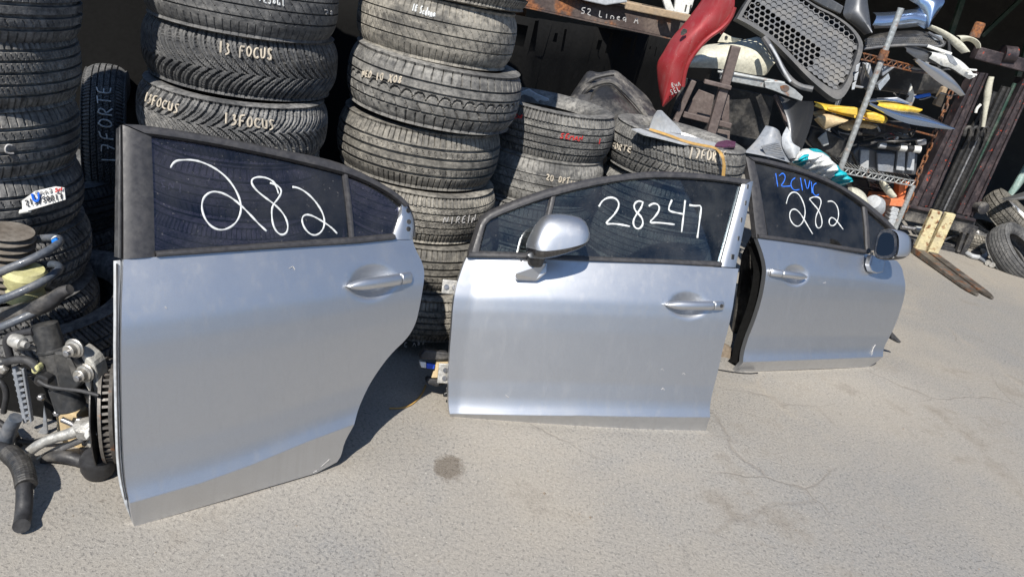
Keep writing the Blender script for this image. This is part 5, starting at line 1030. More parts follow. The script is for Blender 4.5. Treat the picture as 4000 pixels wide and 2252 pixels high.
# lower shelf: dark bumper bits and striped grey trays
def part(name, mat, lab, cat, c, pts, Y, th, bevel=.006, sm=0, grp='loose body parts on the wire shelves'):
    o = plate(name, mat, c, pts, Y, th, None, bevel, sm); return tag(o, lab, cat, grp)
part('black_bumper_bracket', 'black', 'black plastic bracket behind the post above the plastic bag', 'bracket', 'C2', [(360, 600), (430, 480), (560, 520), (740, 590), (720, 700), (640, 790), (560, 720), (430, 680)], 4.9, .15, .01)
o = part('grey_tray', 'grey_paint', 'large dark grey plastic tray standing on the lower wire shelf', 'tray', 'C2', [(760, 760), (830, 680), (900, 650), (1020, 690), (1420, 730), (1400, 930), (1230, 920), (1000, 890), (760, 850)], 5.12, .25, .012)
for X, w_ in ((880, 80), (1230, 70), (1330, 60)):
    plate('pale_rib', 'lightgrey', 'C2', [(X, 690), (X + w_, 695), (X + w_ - 10, 890), (X - 20, 880)], 5.09, .03, o, .004)
plate('tray_rib', 'greyplastic', 'C2', [(1030, 720), (1200, 730), (1180, 905), (1040, 890)], 5.09, .03, o, .004); plate('tray_rib', 'black', 'C2', [(780, 700), (800, 700), (880, 840), (850, 850)], 5.08, .03, o, .004)
tp = thing('striped_pipe', 'white and black banded pipe lying on the grey tray', 'pipe', yp(q('C2', (1240, 680)), 5.05), 'loose body parts on the wire shelves')
for k, mt_ in enumerate(('lightgrey', 'black', 'black', 'white', 'black', 'white')): MB().tube([yp(q('C2', (1045 + k * 65, 640 + k * 8)), 5.0), yp(q('C2', (1045 + k * 65 + 64, 648 + k * 8)), 5.0)], .022 + .002 * (k % 2), 14).build('pipe_band', mt_, tp, smooth=True)
for X0, Y0, X1, Y1, r_ in ((900, 590, 1120, 520, .008), (1000, 600, 1400, 590, .009), (860, 640, 1050, 600, .010), (1180, 520, 1340, 570, .012), (1340, 580, 1400, 480, .006), (450, 540, 560, 640, .008), (600, 500, 740, 580, .011)):
    tag(MB().tube([yp(q('C2', (X0, Y0)), 4.98), yp(q('C2', ((X0 + X1) / 2, (Y0 + Y1) / 2 + 15)), 4.95), yp(q('C2', (X1, Y1)), 4.98)], r_, 8).build('black_trim_strip', 'black' if r_ < .0095 else 'dark', None), 'thin dark trim strip among the clutter above the grey tray', 'trim strip', 'dark strips above the grey tray')
# yellow panel, tan foam, chrome-blue fenders
yl = thing('yellow_bumper', 'bright yellow bumper panel on the middle wire shelf behind the post', 'bumper', yp(q('C2', (800, 380)), 4.85), 'loose body parts on the wire shelves')
panel3('panel_skin', 'yellow', '', '', [(440, 235), (560, 260), (700, 275), (850, 290), (1000, 330), (1110, 370)], [(440, 275), (560, 320), (700, 360), (850, 395), (1000, 430), (1110, 438)], (4.85, 4.95), (4.72, 4.85), .03, 'C2', 24, 8, .01, parent=yl)
plate('raised_block', 'yellow', 'C2', [(565, 290), (700, 285), (850, 295), (845, 370), (700, 345), (560, 310)], 4.74, .05, yl, .012); plate('raised_block', 'yellow', 'C2', [(930, 340), (1000, 335), (1110, 375), (1105, 435), (940, 410)], 4.78, .05, yl, .012)
panel3('yellow_inner_fender', 'yellow', 'yellow curved strip half covered by the blue-silver fender', 'fender', [(1040, 240), (1200, 240), (1330, 265), (1430, 300)], [(1000, 290), (1150, 330), (1280, 330), (1425, 335)], (5.0, 5.1), (4.9, 5.0), .04, 'C2', 20, 8, .006, group='loose body parts on the wire shelves')
panel3('foam_block', 'tan', 'left tan foam piece under the yellow panel', 'foam', [(450, 370), (530, 340), (640, 350), (765, 405)], [(450, 395), (530, 480), (560, 495), (650, 460)], (4.78, 4.8), (4.72, 4.75), .04, 'C2', 20, 8, .03, group='loose body parts on the wire shelves')
panel3('foam_block', 'tan', 'right tan foam piece under the yellow panel behind the post', 'foam', [(670, 450), (760, 410), (860, 400), (1030, 460)], [(680, 470), (780, 515), (880, 470), (1000, 490)], (4.9, 4.95), (4.85, 4.9), .03, 'C2', 20, 8, .03, group='loose body parts on the wire shelves')
panel3('blue_silver_fender', 'silver_blue', 'pointed shiny blue-silver fender tip jutting past the post', 'fender', [(900, 240), (1050, 285), (1200, 310), (1400, 330), (1560, 390), (1730, 490)], [(950, 265), (1050, 320), (1180, 390), (1300, 440), (1480, 470), (1725, 500)], (4.85, 5.0), (4.75, 4.9), .05, 'C2', 40, 12, .005, group='loose body parts on the wire shelves')
panel3('blue_silver_trim', 'silver_blue', 'narrow blue-silver panel edge above the yellow strip', 'car part', [(860, 230), (1000, 200), (1120, 195), (1250, 230)], [(900, 260), (1020, 240), (1150, 225), (1330, 260)], (5.0, 5.1), (4.95, 5.0), .03, 'C2', 20, 8, .005, group='loose body parts on the wire shelves')
part('dark_under_panel', 'dark', 'dark flat under panel beneath the blue-silver fender tip', 'car part', 'C2', [(830, 500), (1080, 430), (1340, 440), (1370, 560), (1100, 560), (850, 560)], 5.15, .1, .01)
part('white_peg', 'white', 'thin white plastic peg standing above the blue-silver fender', 'peg', 'C2', [(1355, 60), (1385, 160), (1365, 245), (1305, 235)], 5.2, .02)
# upper shelf: black grille, grey wing, white bumper corner, cream arch
panel3('grey_fender', 'silver', 'grey pointed fender end hanging off the upper shelf at right', 'fender', [(1560, 545), (1700, 590), (1800, 620), (1900, 690), (1960, 770), (2005, 880)], [(1580, 560), (1660, 640), (1750, 720), (1850, 790), (1930, 830), (1995, 878)], (5.0, 5.2), (4.9, 5.1), .05, 'C3', 30, 10, .005, group='loose body parts on the wire shelves')
panel3('dark_wing', 'grey_paint', 'dark grey wing panel under the white bumper corner', 'fender', [(1420, 425), (1560, 420), (1680, 450), (1760, 500)], [(1500, 470), (1600, 545), (1720, 570), (1830, 610)], (5.1, 5.2), (5.0, 5.1), .04, 'C3', 24, 8, .005, group='loose body parts on the wire shelves')
wb = thing('white_bumper_corner', 'white bumper corner with a dark notch on the upper shelf', 'bumper', yp(q('C3', (1900, 640)), 5.1), 'loose body parts on the wire shelves')
panel3('corner_skin', 'white', '', '', [(1690, 470), (1800, 480), (1900, 500), (1990, 550), (2060, 620), (2095, 700)], [(1710, 530), (1780, 570), (1830, 605), (1920, 620), (2000, 680), (2080, 725)], (5.1, 5.2), (5.0, 5.1), .05, 'C3', 30, 10, .006, parent=wb)
plate('corner_notch', 'greyplastic', 'C3', [(1860, 490), (1920, 505), (1975, 590), (1950, 605), (1900, 575)], 4.97, .01, wb, .003); barp('bumper_rail', 'white', 'C3', (1690, 420), (1910, 495), 5.05, .018, .02, wb)
for Y_ in (635, 678): barp('bumper_pin', 'white', 'C3', (2060, Y_), (2145, Y_ + 8), 5.05, .012, .012, wb)
ca = thing('cream_arch', 'cream fender arch hanging behind the white bumper corner', 'fender', yp(q('C3', (1900, 350)), 5.4), 'loose body parts on the wire shelves')
panel3('arch_skin', 'cream', '', '', [(1700, 225), (1800, 260), (1920, 320), (2020, 390), (2080, 480)], [(1690, 260), (1780, 300), (1880, 370), (1950, 440), (2010, 490)], (5.4, 5.45), (5.35, 5.4), .04, 'C3', 26, 8, .006, parent=ca)
panel3('arch_hook', 'cream', '', '', [(1960, 325), (2050, 322), (2130, 350), (2175, 400), (2168, 450)], [(1990, 395), (2060, 370), (2110, 390), (2135, 420), (2145, 445)], (5.45, 5.45), (5.45, 5.45), .03, 'C3', 22, 8, .006, parent=ca)
tag(MB().lathe(yp(q('C3', (2118, 340)), 5.7), (.05, 0, 1), [(0, .035), (.09, .035), (.10, .03)], 18).build('rusty_pipe', 'rusty', None, smooth=True), 'rusty orange pipe end behind the cream arch', 'pipe')
g2 = thing('mesh_grille', 'smaller black mesh grille lying on the upper shelf behind the post', 'grille', yp(q('C3', (1500, 420)), 5.05), 'loose body parts on the wire shelves')
panel3('grille_hood', 'black', '', '', [(1120, 370), (1200, 310), (1350, 285), (1560, 270), (1700, 290), (1840, 370)], [(1110, 450), (1250, 420), (1400, 410), (1560, 405), (1700, 410), (1840, 430)], (5.2, 5.25), (5.1, 5.15), .03, 'C3', 30, 10, .01, parent=g2)
hm = MB()
for i in range(34):
    for j in range(5):
        X, Y_ = 1130 + i * 20 + (j % 2) * 10, 432 - i * .6 - j * 17
        if i > 26 and j > 33 - i: continue
        if 8 < i < 12: continue
        cxy = [(X + 9 * math.cos(math.radians(60 * k)), Y_ + 8 * math.sin(math.radians(60 * k))) for k in range(6)]; hm.tube([yp(q('C3', p), 5.06) for p in cxy + [cxy[0]]], .0028, 4, cap=False)
o = hm.build('mesh_cells', 'grille', g2); o['kind'] = 'stuff'
rod('grille_rim', 'grille', 'C3', [(1110, 450), (1300, 425), (1500, 412), (1680, 415), (1830, 435), (1845, 380), (1700, 300)], 5.05, .009, g2)
bf = thing('blue_silver_hatch_frame', 'pale blue-silver window frame panel at the top edge above the post', 'car part', yp(q('C3', (1450, 250)), 5.3), 'loose body parts on the wire shelves')
panel3('lower_skin', 'silver_blue', '', '', [(1195, 115), (1300, 115), (1420, 105), (1560, 85), (1620, 60)], [(1190, 230), (1300, 240), (1420, 225), (1560, 205), (1665, 265)], (5.3, 5.3), (5.15, 5.2), .05, 'C3', 26, 10, .006, parent=bf)
panel3('corner_skin', 'silver_blue', '', '', [(1440, -60), (1560, 20), (1640, 60), (1665, 265)], [(1700, -60), (1850, -10), (1853, 30), (1680, 265)], (5.3, 5.2), (5.3, 5.2), .04, 'C3', 26, 10, .006, parent=bf)
panel3('torn_edge', 'lightgrey', '', '', [(1190, 228), (1300, 235), (1450, 220), (1600, 205)], [(1210, 262), (1320, 255), (1450, 262), (1620, 240)], (5.16, 5.18), (5.2, 5.22), .01, 'C3', 20, 5, .006, parent=bf)
panel3('grey_door_skin', 'grey_paint', 'dark grey upright panel at the top edge beside the honeycomb grille', 'car part', [(960, -60), (930, 80), (915, 150), (1050, 250), (1120, 320)], [(1140, -60), (1150, 60), (1165, 150), (1175, 250), (1185, 310)], (5.1, 5.0), (5.1, 5.0), .05, 'C3', 24, 8, .006, group='loose body parts on the wire shelves')
for pts, lab, mt_ in (([(1115, 580), (1170, 580), (1200, 690), (1165, 720)], 'narrow grey shard below the honeycomb grille edge', 'lightgrey'), ([(1270, 605), (1400, 615), (1300, 690), (1280, 700)], 'triangular grey shard right of the post', 'greyplastic'), ([(1240, 780), (1340, 670), (1355, 720), (1260, 835)], 'glassy lamp lens right of the post', 'headlamp')):
    part('plastic_shard', mt_, lab, 'car part', 'C3', pts, 4.95, .05)
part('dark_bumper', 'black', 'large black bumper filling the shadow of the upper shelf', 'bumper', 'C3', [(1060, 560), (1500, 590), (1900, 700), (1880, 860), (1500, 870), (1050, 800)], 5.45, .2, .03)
# under the shelf: orange crate, gloves, tan bags
og = thing('orange_crate', 'orange plastic crate frame under the lower wire shelf', 'crate', yp(q('C2', (1150, 1250)), 5.3))
barp('crate_rim', 'orange', 'C2', (990, 1140), (1230, 1160), 5.3, .05, .2, og); barp('crate_post', 'orange', 'C2', (1250, 990), (1235, 1160), 5.3, .05, .1, og); plate('crate_side', 'orange', 'C2', [(1080, 1240), (1150, 1170), (1160, 1250), (1110, 1340), (1050, 1300)], 5.3, .1, og); barp('crate_handle', 'orange', 'C2', (1245, 1000), (1310, 1020), 5.28, .05, .05, og)
panel3('work_glove', 'cream', 'grimy cream work glove hanging over the orange crate', 'glove', [(1010, 960), (1080, 960), (1150, 1030), (1200, 1110)], [(1060, 1000), (1090, 1060), (1140, 1120), (1180, 1145)], (5.2, 5.15), (5.15, 5.1), .04, 'C2', 22, 8, .02, group='oddments under the shelf')
panel3('canvas_bag', 'cream', 'beige canvas bag seen through the right window', 'bag', [(790, 1040), (850, 1050), (930, 1110), (945, 1190)], [(640, 1250), (640, 1380), (780, 1400), (900, 1400)], (4.35, 4.35), (4.2, 4.2), .08, 'C2', 24, 10, .05, group='oddments under the shelf')
part('dark_box', 'black', 'black box under the lower wire shelf', 'box', 'C2', [(730, 960), (940, 960), (980, 1180), (940, 1190), (800, 1030)], 5.4, .3, .01, grp='oddments under the shelf'); part('blue_black_bin', 'glass_dark' if False else 'gloss_black', 'glossy dark bin above the orange crate rim', 'bin', 'C2', [(940, 980), (1060, 990), (1110, 1080), (1110, 1130), (980, 1130)], 5.42, .15, .01, grp='oddments under the shelf')
tag(MB().lathe(yp(q('C2', (1020, 1250)), 5.1), (-.6, -.6, .5), [(0, .06), (.06, .07), (.12, .05), (.13, .02)], 20).build('lamp_bowl', 'lightgrey', None, smooth=True), 'round pale lamp bowl beside the orange crate', 'lamp', 'oddments under the shelf')
for k in range(5): tag(MB().box(yp(q('C2', (1175 - k * 8, 1240 + k * 36)), 5.25), (nrm((1, 0, -.15)), nrm((.15, 0, 1)), np.array([0, 1.0, 0])), (.055, .035, .1)).build('rubble_block', 'lightgrey', None, bevel=.008), ('top', 'second', 'third', 'fourth', 'lowest')[k] + ' pale block in the small stack beside the rusty chain', 'block', 'pale blocks beside the chain')
# more salvage filling the racks
SAL = [('bumper_beam', 'greyplastic', 'C2', [(450, 590), (560, 560), (700, 600), (730, 630), (600, 620), (460, 620)], 5.0, .05, 'pale bumper beam lying behind the black bracket'),
 ('hinge_arm', 'alu', 'C2', [(1230, 560), (1290, 540), (1330, 570), (1290, 590)], 5.05, .03, 'bare metal hinge arm above the banded pipe'),
 ('wiper_cowl', 'dark', 'C2', [(900, 470), (1080, 500), (1200, 560), (1180, 590), (1000, 560), (880, 530)], 5.02, .04, 'dusty cowl strip above the grey tray'),
 ('red_lamp_shard', 'red', 'C2', [(1110, 545), (1190, 540), (1210, 585), (1130, 590)], 5.06, .03, 'dark red lamp shard above the grey tray'),
 ('panel_offcut', 'lightgrey', 'C2', [(1190, 510), (1330, 555), (1340, 575), (1260, 560)], 5.0, .02, 'pale panel offcut under the blue-silver fender tip'),
 ('flat_bracket', 'steel', 'C2', [(1400, 600), (1500, 590), (1500, 640), (1420, 660)], 5.2, .03, 'flat steel bracket beside the rusty chain'),
 ('dark_duct', 'dark', 'C3', [(1060, 620), (1150, 600), (1230, 760), (1180, 850), (1080, 780)], 5.1, .06, 'dusty black duct left of the post below the honeycomb grille'),
 ('thin_sheet', 'greyplastic', 'C3', [(1000, 770), (1120, 795), (1100, 812), (1000, 800)], 4.9, .01, 'thin grey sheet edge above the yellow bumper'),
 ('brown_box_edge', 'brownsteel', 'C3', [(1540, 640), (1720, 650), (1700, 680), (1550, 665)], 5.3, .05, 'brown box edge in the shade of the upper shelf'),
 ('blue_film', 'markblue', 'C3', [(1560, 880), (1720, 850), (1730, 880), (1600, 905)], 5.25, .01, 'blue plastic film under the upper shelf'),
 ('fender_edge', 'silver', 'C3', [(1230, 900), (1420, 890), (1560, 950), (1400, 940), (1260, 930)], 5.0, .02, 'silver fender edge just above the yellow bumper'),
 ('olive_bar', 'wood', 'C3', [(1760, 960), (1840, 800), (1890, 790), (1820, 984)], 5.35, .05, 'olive upright bar behind the rusty chain'),
 ('cable_bundle', 'hose', 'C3', [(1880, 380), (1900, 370), (1920, 500), (1880, 520)], 5.35, .04, 'dark cable bundle hanging under the cream arch'),
 ('grey_door_edge', 'grey_paint', 'C3', [(560, -40), (760, -40), (930, 60), (900, 130), (760, 70)], 4.9, .05, 'dark grey panel edge behind the honeycomb grille top'),
 ('lamp_unit', 'headlamp', 'C3', [(1700, 300), (1830, 330), (1840, 380), (1760, 370)], 5.12, .04, 'smoked lamp unit at the end of the mesh grille'),
 ('tan_offcut', 'tan', 'R3', [(1160, 760), (1240, 740), (1260, 800), (1190, 790)], 4.8, .04, 'small tan offcut beside the curved grey panel'),
 ('steel_strap', 'galv', 'R3', [(1190, 930), (1250, 880), (1270, 970), (1230, 985)], 4.85, .01, 'bent steel strap left of the post above the bag'),
 ('dusty_undertray', 'dark', 'R3', [(1180, 870), (1420, 900), (1400, 1040), (1290, 1090), (1200, 990)], 5.25, .03, 'dusty black undertray behind the post and bag')]
for nm, mt_, cr_, pts, Y_, th_, lab in SAL: part(nm, mt_, lab, 'car part', cr_, pts, Y_, th_, .006)
rc = random.Random(11)
for k in range(18):
    cr_, (x0, x1), (y0, y1), Y_ = (('C2', (440, 1420), (470, 650), 5.0), ('C3', (1020, 1850), (600, 900), 5.15), ('C2', (760, 1200), (960, 1120), 5.35))[k % 3]
    ax_, ay_ = rc.uniform(x0, x1), rc.uniform(y0, y1); P = [yp(q(cr_, (ax_ + rc.uniform(-20, 20) + j * rc.uniform(25, 55), ay_ + rc.uniform(-35, 35) + j * rc.uniform(-8, 14))), Y_ + rc.uniform(-.05, .05)) for j in range(5)]
    tag(MB().tube(smooth_poly(P, 24, 2), rc.uniform(.003, .007), 6).build('loose_cable', ('dark', 'greyplastic', 'hose', 'lightgrey', 'steel', 'black')[k // 3], None, smooth=True), ('dusty black', 'mid grey', 'black rubber', 'pale grey', 'bare steel', 'glossy black')[k // 3] + ' loose cable ' + ('above the grey tray', 'among the parts under the upper shelf', 'under the lower wire shelf')[k % 3], 'cable', 'loose cables on the wire shelves')
# ------------------------------------------------------------------ rusty chain
cp = smooth_poly([yp(p, y) for p, y in zip(q('C2', (1720, 170), (1690, 250), (1650, 350), (1590, 490), (1540, 620), (1490, 760), (1440, 860), (1400, 980), (1360, 1100), (1310, 1220), (1270, 1310), (1240, 1390)), np.linspace(5.5, 5.4, 12))], 400, 2)
dlen = np.r_[0, np.cumsum(np.linalg.norm(np.diff(cp, axis=0), axis=1))]; step = .046; chain = thing('rusty_chain', 'rusty chain hanging beside the forklift mast', 'chain', cp[-1]); lm = []
for kind_ in (0, 1):
    a_ = np.linspace(0, 2 * math.pi, 15)[:-1]; pts = np.stack([.013 * np.cos(a_), 0 * a_, (.017 * np.sign(np.sin(a_)) + .013 * np.sin(a_)) * (np.abs(np.sin(a_)) > .05)], 1); pts = np.vstack([pts, pts[:1], pts[1:2]])
    o = MB().tube(pts, .0058, 6, cap=False).build('chain_link', 'rusty', None, local=True); o.parent = chain; lm.append(o)
for k in range(int(dlen[-1] / step)):
    p = np.array([np.interp(k * step, dlen, cp[:, j]) for j in range(3)]); p2 = np.array([np.interp(min(k * step + .01, dlen[-1]), dlen, cp[:, j]) for j in range(3)]); z = Vector(p2 - p).normalized()
    o = lm[0] if k == 0 else lm[0].copy()
    if k: COL.objects.link(o)
    o.parent = chain; o.matrix_basis = Matrix.Translation(Vector(p - cp[-1])) @ z.to_track_quat('Z', 'Y').to_matrix().to_4x4() @ Matrix.Rotation(math.radians(25 + 90 * (k % 2)), 4, 'Z')
bpy.data.objects.remove(lm[1])
# ------------------------------------------------------------------ forklift
YF = 6.55
fk = thing('forklift_mast', 'black forklift mast with chipped red paint and two cream forks', 'forklift', gp(q('C5', (600, 880))))
def rail(c, bl, br, tl, tr, Y, name):
    o = MB().prism([yp(q(c, p), Y) for p in (bl, br, tr, tl)], (0, .14, 0)).build(name, 'mast', fk, bevel=.006)
    a0, a1 = np.array(bl) * .62 + np.array(br) * .38, np.array(tl) * .62 + np.array(tr) * .38
    MB().bar(yp(q(c, tuple(a0)), Y - .012), yp(q(c, tuple(a1)), Y - .012), .022, .022).build('rail_rib', 'mast', o); b0, b1_ = np.array(bl) * .15 + np.array(br) * .85, np.array(tl) * .15 + np.array(tr) * .85
    MB().bar(yp(q(c, tuple(b0)), Y - .012), yp(q(c, tuple(b1_)), Y - .012), .016, .02).build('rail_rib', 'mast', o)
rail('C2', (1350, 1215), (1545, 1235), (1965, -40), (2085, -30), YF + .1, 'mast_rail'); rail('C2', (1780, 1290), (1945, 1320), (2420, 20), (2520, 60), YF + .1, 'mast_rail')
for (a_, b_, w_, mt_) in (((1575, 1240), (2100, 120), .020, 'cable'), ((1625, 1250), (2140, 140), .026, 'cable'), ((1690, 1265), (2230, 90), .026, 'cable'), ((1735, 1275), (2280, 100), .018, 'cable'), ((1660, 1258), (2010, 520), .014, 'steel'), ((1765, 1285), (2330, 60), .016, 'green')):
    P = [yp(q('C2', (a_[0] + (b_[0] - a_[0]) * k / 60, a_[1] + (b_[1] - a_[1]) * k / 60)), YF + .16) for k in range(61)]; MB().tube(P, [w_ * (.97 if k % 2 else 1.0) for k in range(61)], 8).build('hydraulic_hose', mt_, fk)
for X in (1870, 1940, 2030): MB().tube(smooth_poly(Yp('C2', [(X - 20, 560), (X - 5, 480), (X + 40, 470), (X + 50, 520), (X + 20, 600)], YF + .08), 24, 2), .016, 8).build('hose_clamp', 'black', fk, smooth=True)
rod('cream_hose', 'cream', 'C2', [(2110, 0), (2080, 100), (2060, 260), (2030, 470)], YF + .05, [.022, .030, .020, .016], fk); rod('cream_hose', 'white', 'C2', [(2010, 260), (1970, 300), (1960, 340)], YF + .05, .012, fk)
MB().bar(yp(q('C3', (2120, 480)), YF + .12), yp(q('C3', (2620, 610)), YF + .12), .10, .10).build('mast_crosshead', 'mast', fk, bevel=.008); MB().lathe(yp(q('C3', (2430, 500)), YF + .1), (1, 0, .1), [(-.05, .07), (.05, .07)], 20).build('chain_pulley', 'mast', fk, smooth=True)
plate('carriage_bar', 'dark', 'C5', [(350, 365), (590, 408), (1000, 500), (985, 560), (940, 640), (800, 610), (320, 510)], YF + .02, .05, fk, .008)
plate('carriage_lip', 'mast', 'C5', [(350, 362), (1000, 500), (995, 525), (345, 385)], YF - .01, .03, fk, .004)
plate('carriage_bar', 'dark', 'C5', [(300, 655), (420, 690), (870, 795), (840, 875), (640, 850), (330, 780)], YF + .05, .05, fk, .008)
barp('carriage_side', 'dark', 'C5', (985, 560), (850, 850), YF + .04, .05, .05, fk); barp('carriage_side', 'dark', 'C5', (880, 620), (820, 800), YF + .04, .03, .05, fk)
rod('steel_cylinder', 'steel', 'C5', [(290, 570), (420, 590)], YF - .1, .02, fk, 12, 6); rod('cylinder_body', 'galv', 'C5', [(420, 590), (500, 600)], YF - .1, .03, fk, 12, 6)
rod('coiled_hose', 'hose', 'C5', [(690, 740), (780, 760), (840, 720), (840, 660), (780, 650), (700, 690)], YF + .1, .014, fk, 8, 40)
for (t0, t1, h0, h1, tip) in (((590, 412), (686, 432), (398, 830), (500, 850), (1000, 1225)), ((722, 440), (812, 456), (520, 852), (618, 880), (1146, 1258))):
    A0, A1 = gp(q('C5', h0)), gp(q('C5', h1)); T = gp(q('C5', tip)); Yh = (A0[1] + A1[1]) / 2
    sh_ = MB().prism([yp(q('C5', p), Yh) for p in (h0, h1, t1, t0)], (0, .05, 0)).build('fork_shank', 'fork', fk, bevel=.006)
    a_, b_ = A0 * .98 + A1 * .02, A0 * .02 + A1 * .98; d_ = nrm(T - (a_ + b_) / 2); L_ = np.linalg.norm(T - (a_ + b_) / 2); wv = (b_ - a_); cen = (a_ + b_) / 2; mb = MB(); wn_ = np.array([-d_[1], d_[0], 0]); wn_ = wn_ * math.copysign(np.linalg.norm(wv) * .5, wn_ @ wv); G = []
    for k in np.linspace(-.05, 1, 14):
        wd = 1.0 if k < .86 else 1 - .75 * ((k - .86) / .14) ** 1.6; hgt = .046 * (1 - .72 * max(0, k)) + .004; c_ = cen + d_ * L_ * k; G.append([c_ - wn_ * wd + np.array([0, 0, .006]), c_ + wn_ * wd + np.array([0, 0, .006]), c_ + wn_ * wd + np.array([0, 0, .006 + hgt]), c_ - wn_ * wd + np.array([0, 0, .006 + hgt])])
    mb.grid(np.array(G), True); mb.f.append((0, 1, 2, 3)); mb.f.append(tuple(13 * 4 + j for j in range(4))); mb.build('fork_blade', 'forkblade', fk, bevel=.004)
MB().lathe(yp(q('C5', (1000, 375)), YF + .12), (.2, -1, .1), [(0, .05), (.09, .055), (.10, .03)], 20).build('mast_roller', 'dark', fk, smooth=True); plate('roller_bracket', 'mast', 'C5', [(900, 480), (1000, 420), (960, 500)], YF + .1, .05, fk)
# ------------------------------------------------------------------ wheels and scraps at the right edge
wc = yp(q('C5', (1352, 500)), 7.25); bw = tyre('large dusty tyre on an alloy wheel, tilted at the right edge', wc, .335, .215, 'block', 'tyre_tan', rot=.4, axis=(.42, -.28, .86), group='wheels at the right edge', name='wheel_tyre')
def rim_in(o):
    mb = MB(); mb.lathe((0, 0, -.02), (0, 0, 1), [(-.05, .19), (-.04, .205), (.05, .200), (.085, .212), (.09, .205), (.06, .19), (.02, .18), (.0, .06), (.02, .03)], 40, cap=False); r_ = mb.build('alloy_rim', 'rim', None, smooth=True, local=True); r_.parent = o
    for k in range(7):
        a = 2 * math.pi * k / 7; s_ = MB().bar((.03 * math.cos(a), .03 * math.sin(a), .03), (.195 * math.cos(a), .195 * math.sin(a), .055), .035, .02, (0, 0, 1)).build('spoke', 'rim', None, local=True); s_.parent = r_
rim_in(bw); rim_in(wt)
tyre('dark tyre lying under the tilted alloy wheel at right', wc + np.array([.05, .08, -.27]), .34, .20, 'rib', 'tyre_dark', rot=1, axis=(.15, -.1, 1), group='wheels at the right edge')
sp_ = tyre('small narrow spare tyre lying flat right of the forklift', gp(q('C5', (1010, 790))) + np.array([0, .25, .075]), .285, .135, 'block', 'tyre_tan', rot=.7, group='wheels at the right edge'); rim_in(sp_)
tyre('dark tyre leaning on the ground at the right border', gp(q('C5', (1440, 1035))) + np.array([0, .2, .13]), .30, .19, 'fine', 'tyre_dark', rot=.3, axis=(.35, -.5, .75), group='wheels at the right edge')
tyre('black tyre just above the leaning tyre at the right border', gp(q('C5', (1490, 900))) + np.array([.1, .35, .16]), .31, .20, 'rib', 'tyre_dark', rot=.9, axis=(.2, -.2, .95), group='wheels at the right edge')
panel3('silver_bumper', 'silver', 'silver bumper end jutting over the alloy wheel at right', 'bumper', [(1235, 305), (1330, 280), (1460, 240), (1560, 210)], [(1240, 325), (1330, 320), (1460, 310), (1560, 300)], (7.0, 7.1), (6.95, 7.0), .05, 'C5', 20, 8, .02, group='scraps at the right edge')
panel3('green_panel', 'palegreen', 'pale green slanted panel behind the alloy wheel at right', 'car part', [(1460, -20), (1400, 90), (1340, 200), (1290, 275)], [(1500, 60), (1450, 150), (1400, 220), (1350, 270)], (7.6, 7.5), (7.6, 7.5), .03, 'C5', 16, 6, .02, group='scraps at the right edge')
for k, (pts, r_, mt_, lab) in enumerate((([(900, 810), (960, 850), (1050, 860), (1090, 830), (1060, 790)], .022, 'lightgrey', 'bent grey hose on the ground behind the spare tyre'), ([(1110, 910), (1200, 840), (1260, 800), (1290, 800)], .025, 'alu', 'upper metal arm lying on the ground at right'), ([(1150, 930), (1240, 870), (1330, 810), (1400, 760)], .024, 'alu', 'long metal arm reaching to the right border'), ([(1020, 855), (1100, 900), (1170, 910)], .02, 'greyplastic', 'short grey rod on the ground right of the forklift'), ([(1180, 790), (1260, 770), (1330, 760), (1330, 790)], .018, 'dark', 'dark hose loop behind the metal arms'))):
    P = [gp(q('C5', p), r_ + .002) for p in pts]; tag(MB().tube(smooth_poly(P, 24, 2), r_, 8).build('scrap_metal_bar' if mt_ == 'alu' else 'scrap_hose', mt_, None, smooth=True), lab, 'scrap', 'scraps at the right edge')
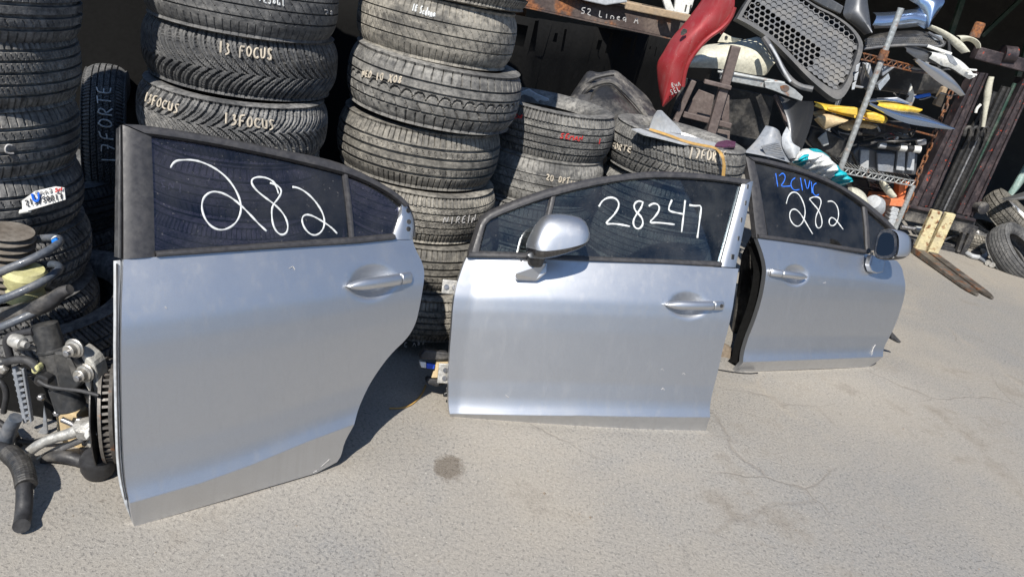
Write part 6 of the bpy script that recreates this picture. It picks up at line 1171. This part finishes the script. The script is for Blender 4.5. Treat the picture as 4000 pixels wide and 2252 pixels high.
# debris under and between the doors
rk = random.Random(4)
w1 = [gp(p, .004) for p in q('R8', (950, 290), (930, 340), (880, 395), (820, 420), (745, 420))]
tag(MB().tube(smooth_poly(w1, 30, 2), .0035, 6).build('loose_wire', 'strap', None, smooth=True), 'thin brown wire on the ground between the two front doors', 'wire')
w2 = [gp(p, .004) for p in ((2790, 1440), (2860, 1452), (2920, 1458), (2960, 1455))]
tag(MB().tube(smooth_poly(w2, 20, 2), .003, 6).build('loose_wire', 'hose', None, smooth=True), 'thin dark wire on the ground by the foot of the right door', 'wire')
bl = MB(); c_ = gp((2830, 1420)) + np.array([0, .12, 0]); G = np.zeros((10, 16, 3))
for i in range(10):
    for j in range(16):
        ph = i / 9 * math.pi / 2; th = j / 16 * 2 * math.pi; r_ = .055 * (1 + .18 * math.sin(3 * th + 2 * ph) + .1 * math.sin(7 * th)); G[i, j] = c_ + np.array([r_ * math.cos(th) * math.sin(ph + .05), r_ * math.sin(th) * math.sin(ph + .05), .05 * math.cos(ph)])
tag(MB().grid(G, True).build('dirt_clod', 'boot', None, smooth='all'), 'brown clod of debris between the middle and right doors', 'debris')
dcard = thing('black_door_card', 'black plastic inner door card standing between the middle and right doors', 'door card', gp((2850, 1440)) + np.array([.1, .3, 0]))
plate('card_face', 'black', 'N', [(2835, 1440), (2860, 1300), (2880, 1150), (2900, 1000), (2950, 900), (3010, 940), (3010, 1100), (2980, 1250), (2930, 1440)], 3.62, .03, dcard, .01); plate('card_pocket', 'dark', 'N', [(2936, 1080), (2958, 1060), (2962, 1200), (2940, 1230)], 3.60, .02, dcard, .006)
# grit scattered on the asphalt
gm = MB()
for k in range(900):
    x, y = rk.uniform(-1.3, 4.2), rk.uniform(1.2, 6.0)
    r_ = rk.uniform(.0012, .004) * (1.6 if rk.random() < .06 else 1); a = rk.uniform(0, 6.3)
    gm.add([(x + r_ * math.cos(a + t_) * rk.uniform(.7, 1.2), y + r_ * math.sin(a + t_) * rk.uniform(.7, 1.2), .0) for t_ in (0, 2.1, 4.2)] + [(x, y, r_ * rk.uniform(.7, 1.1))], [(0, 1, 3), (1, 2, 3), (2, 0, 3)])
o = gm.build('grit', 'boot', None, origin=(0, 0, 0)); o['kind'] = 'stuff'; o['label'] = 'fine grit and small stones scattered over the asphalt'; o['category'] = 'grit'
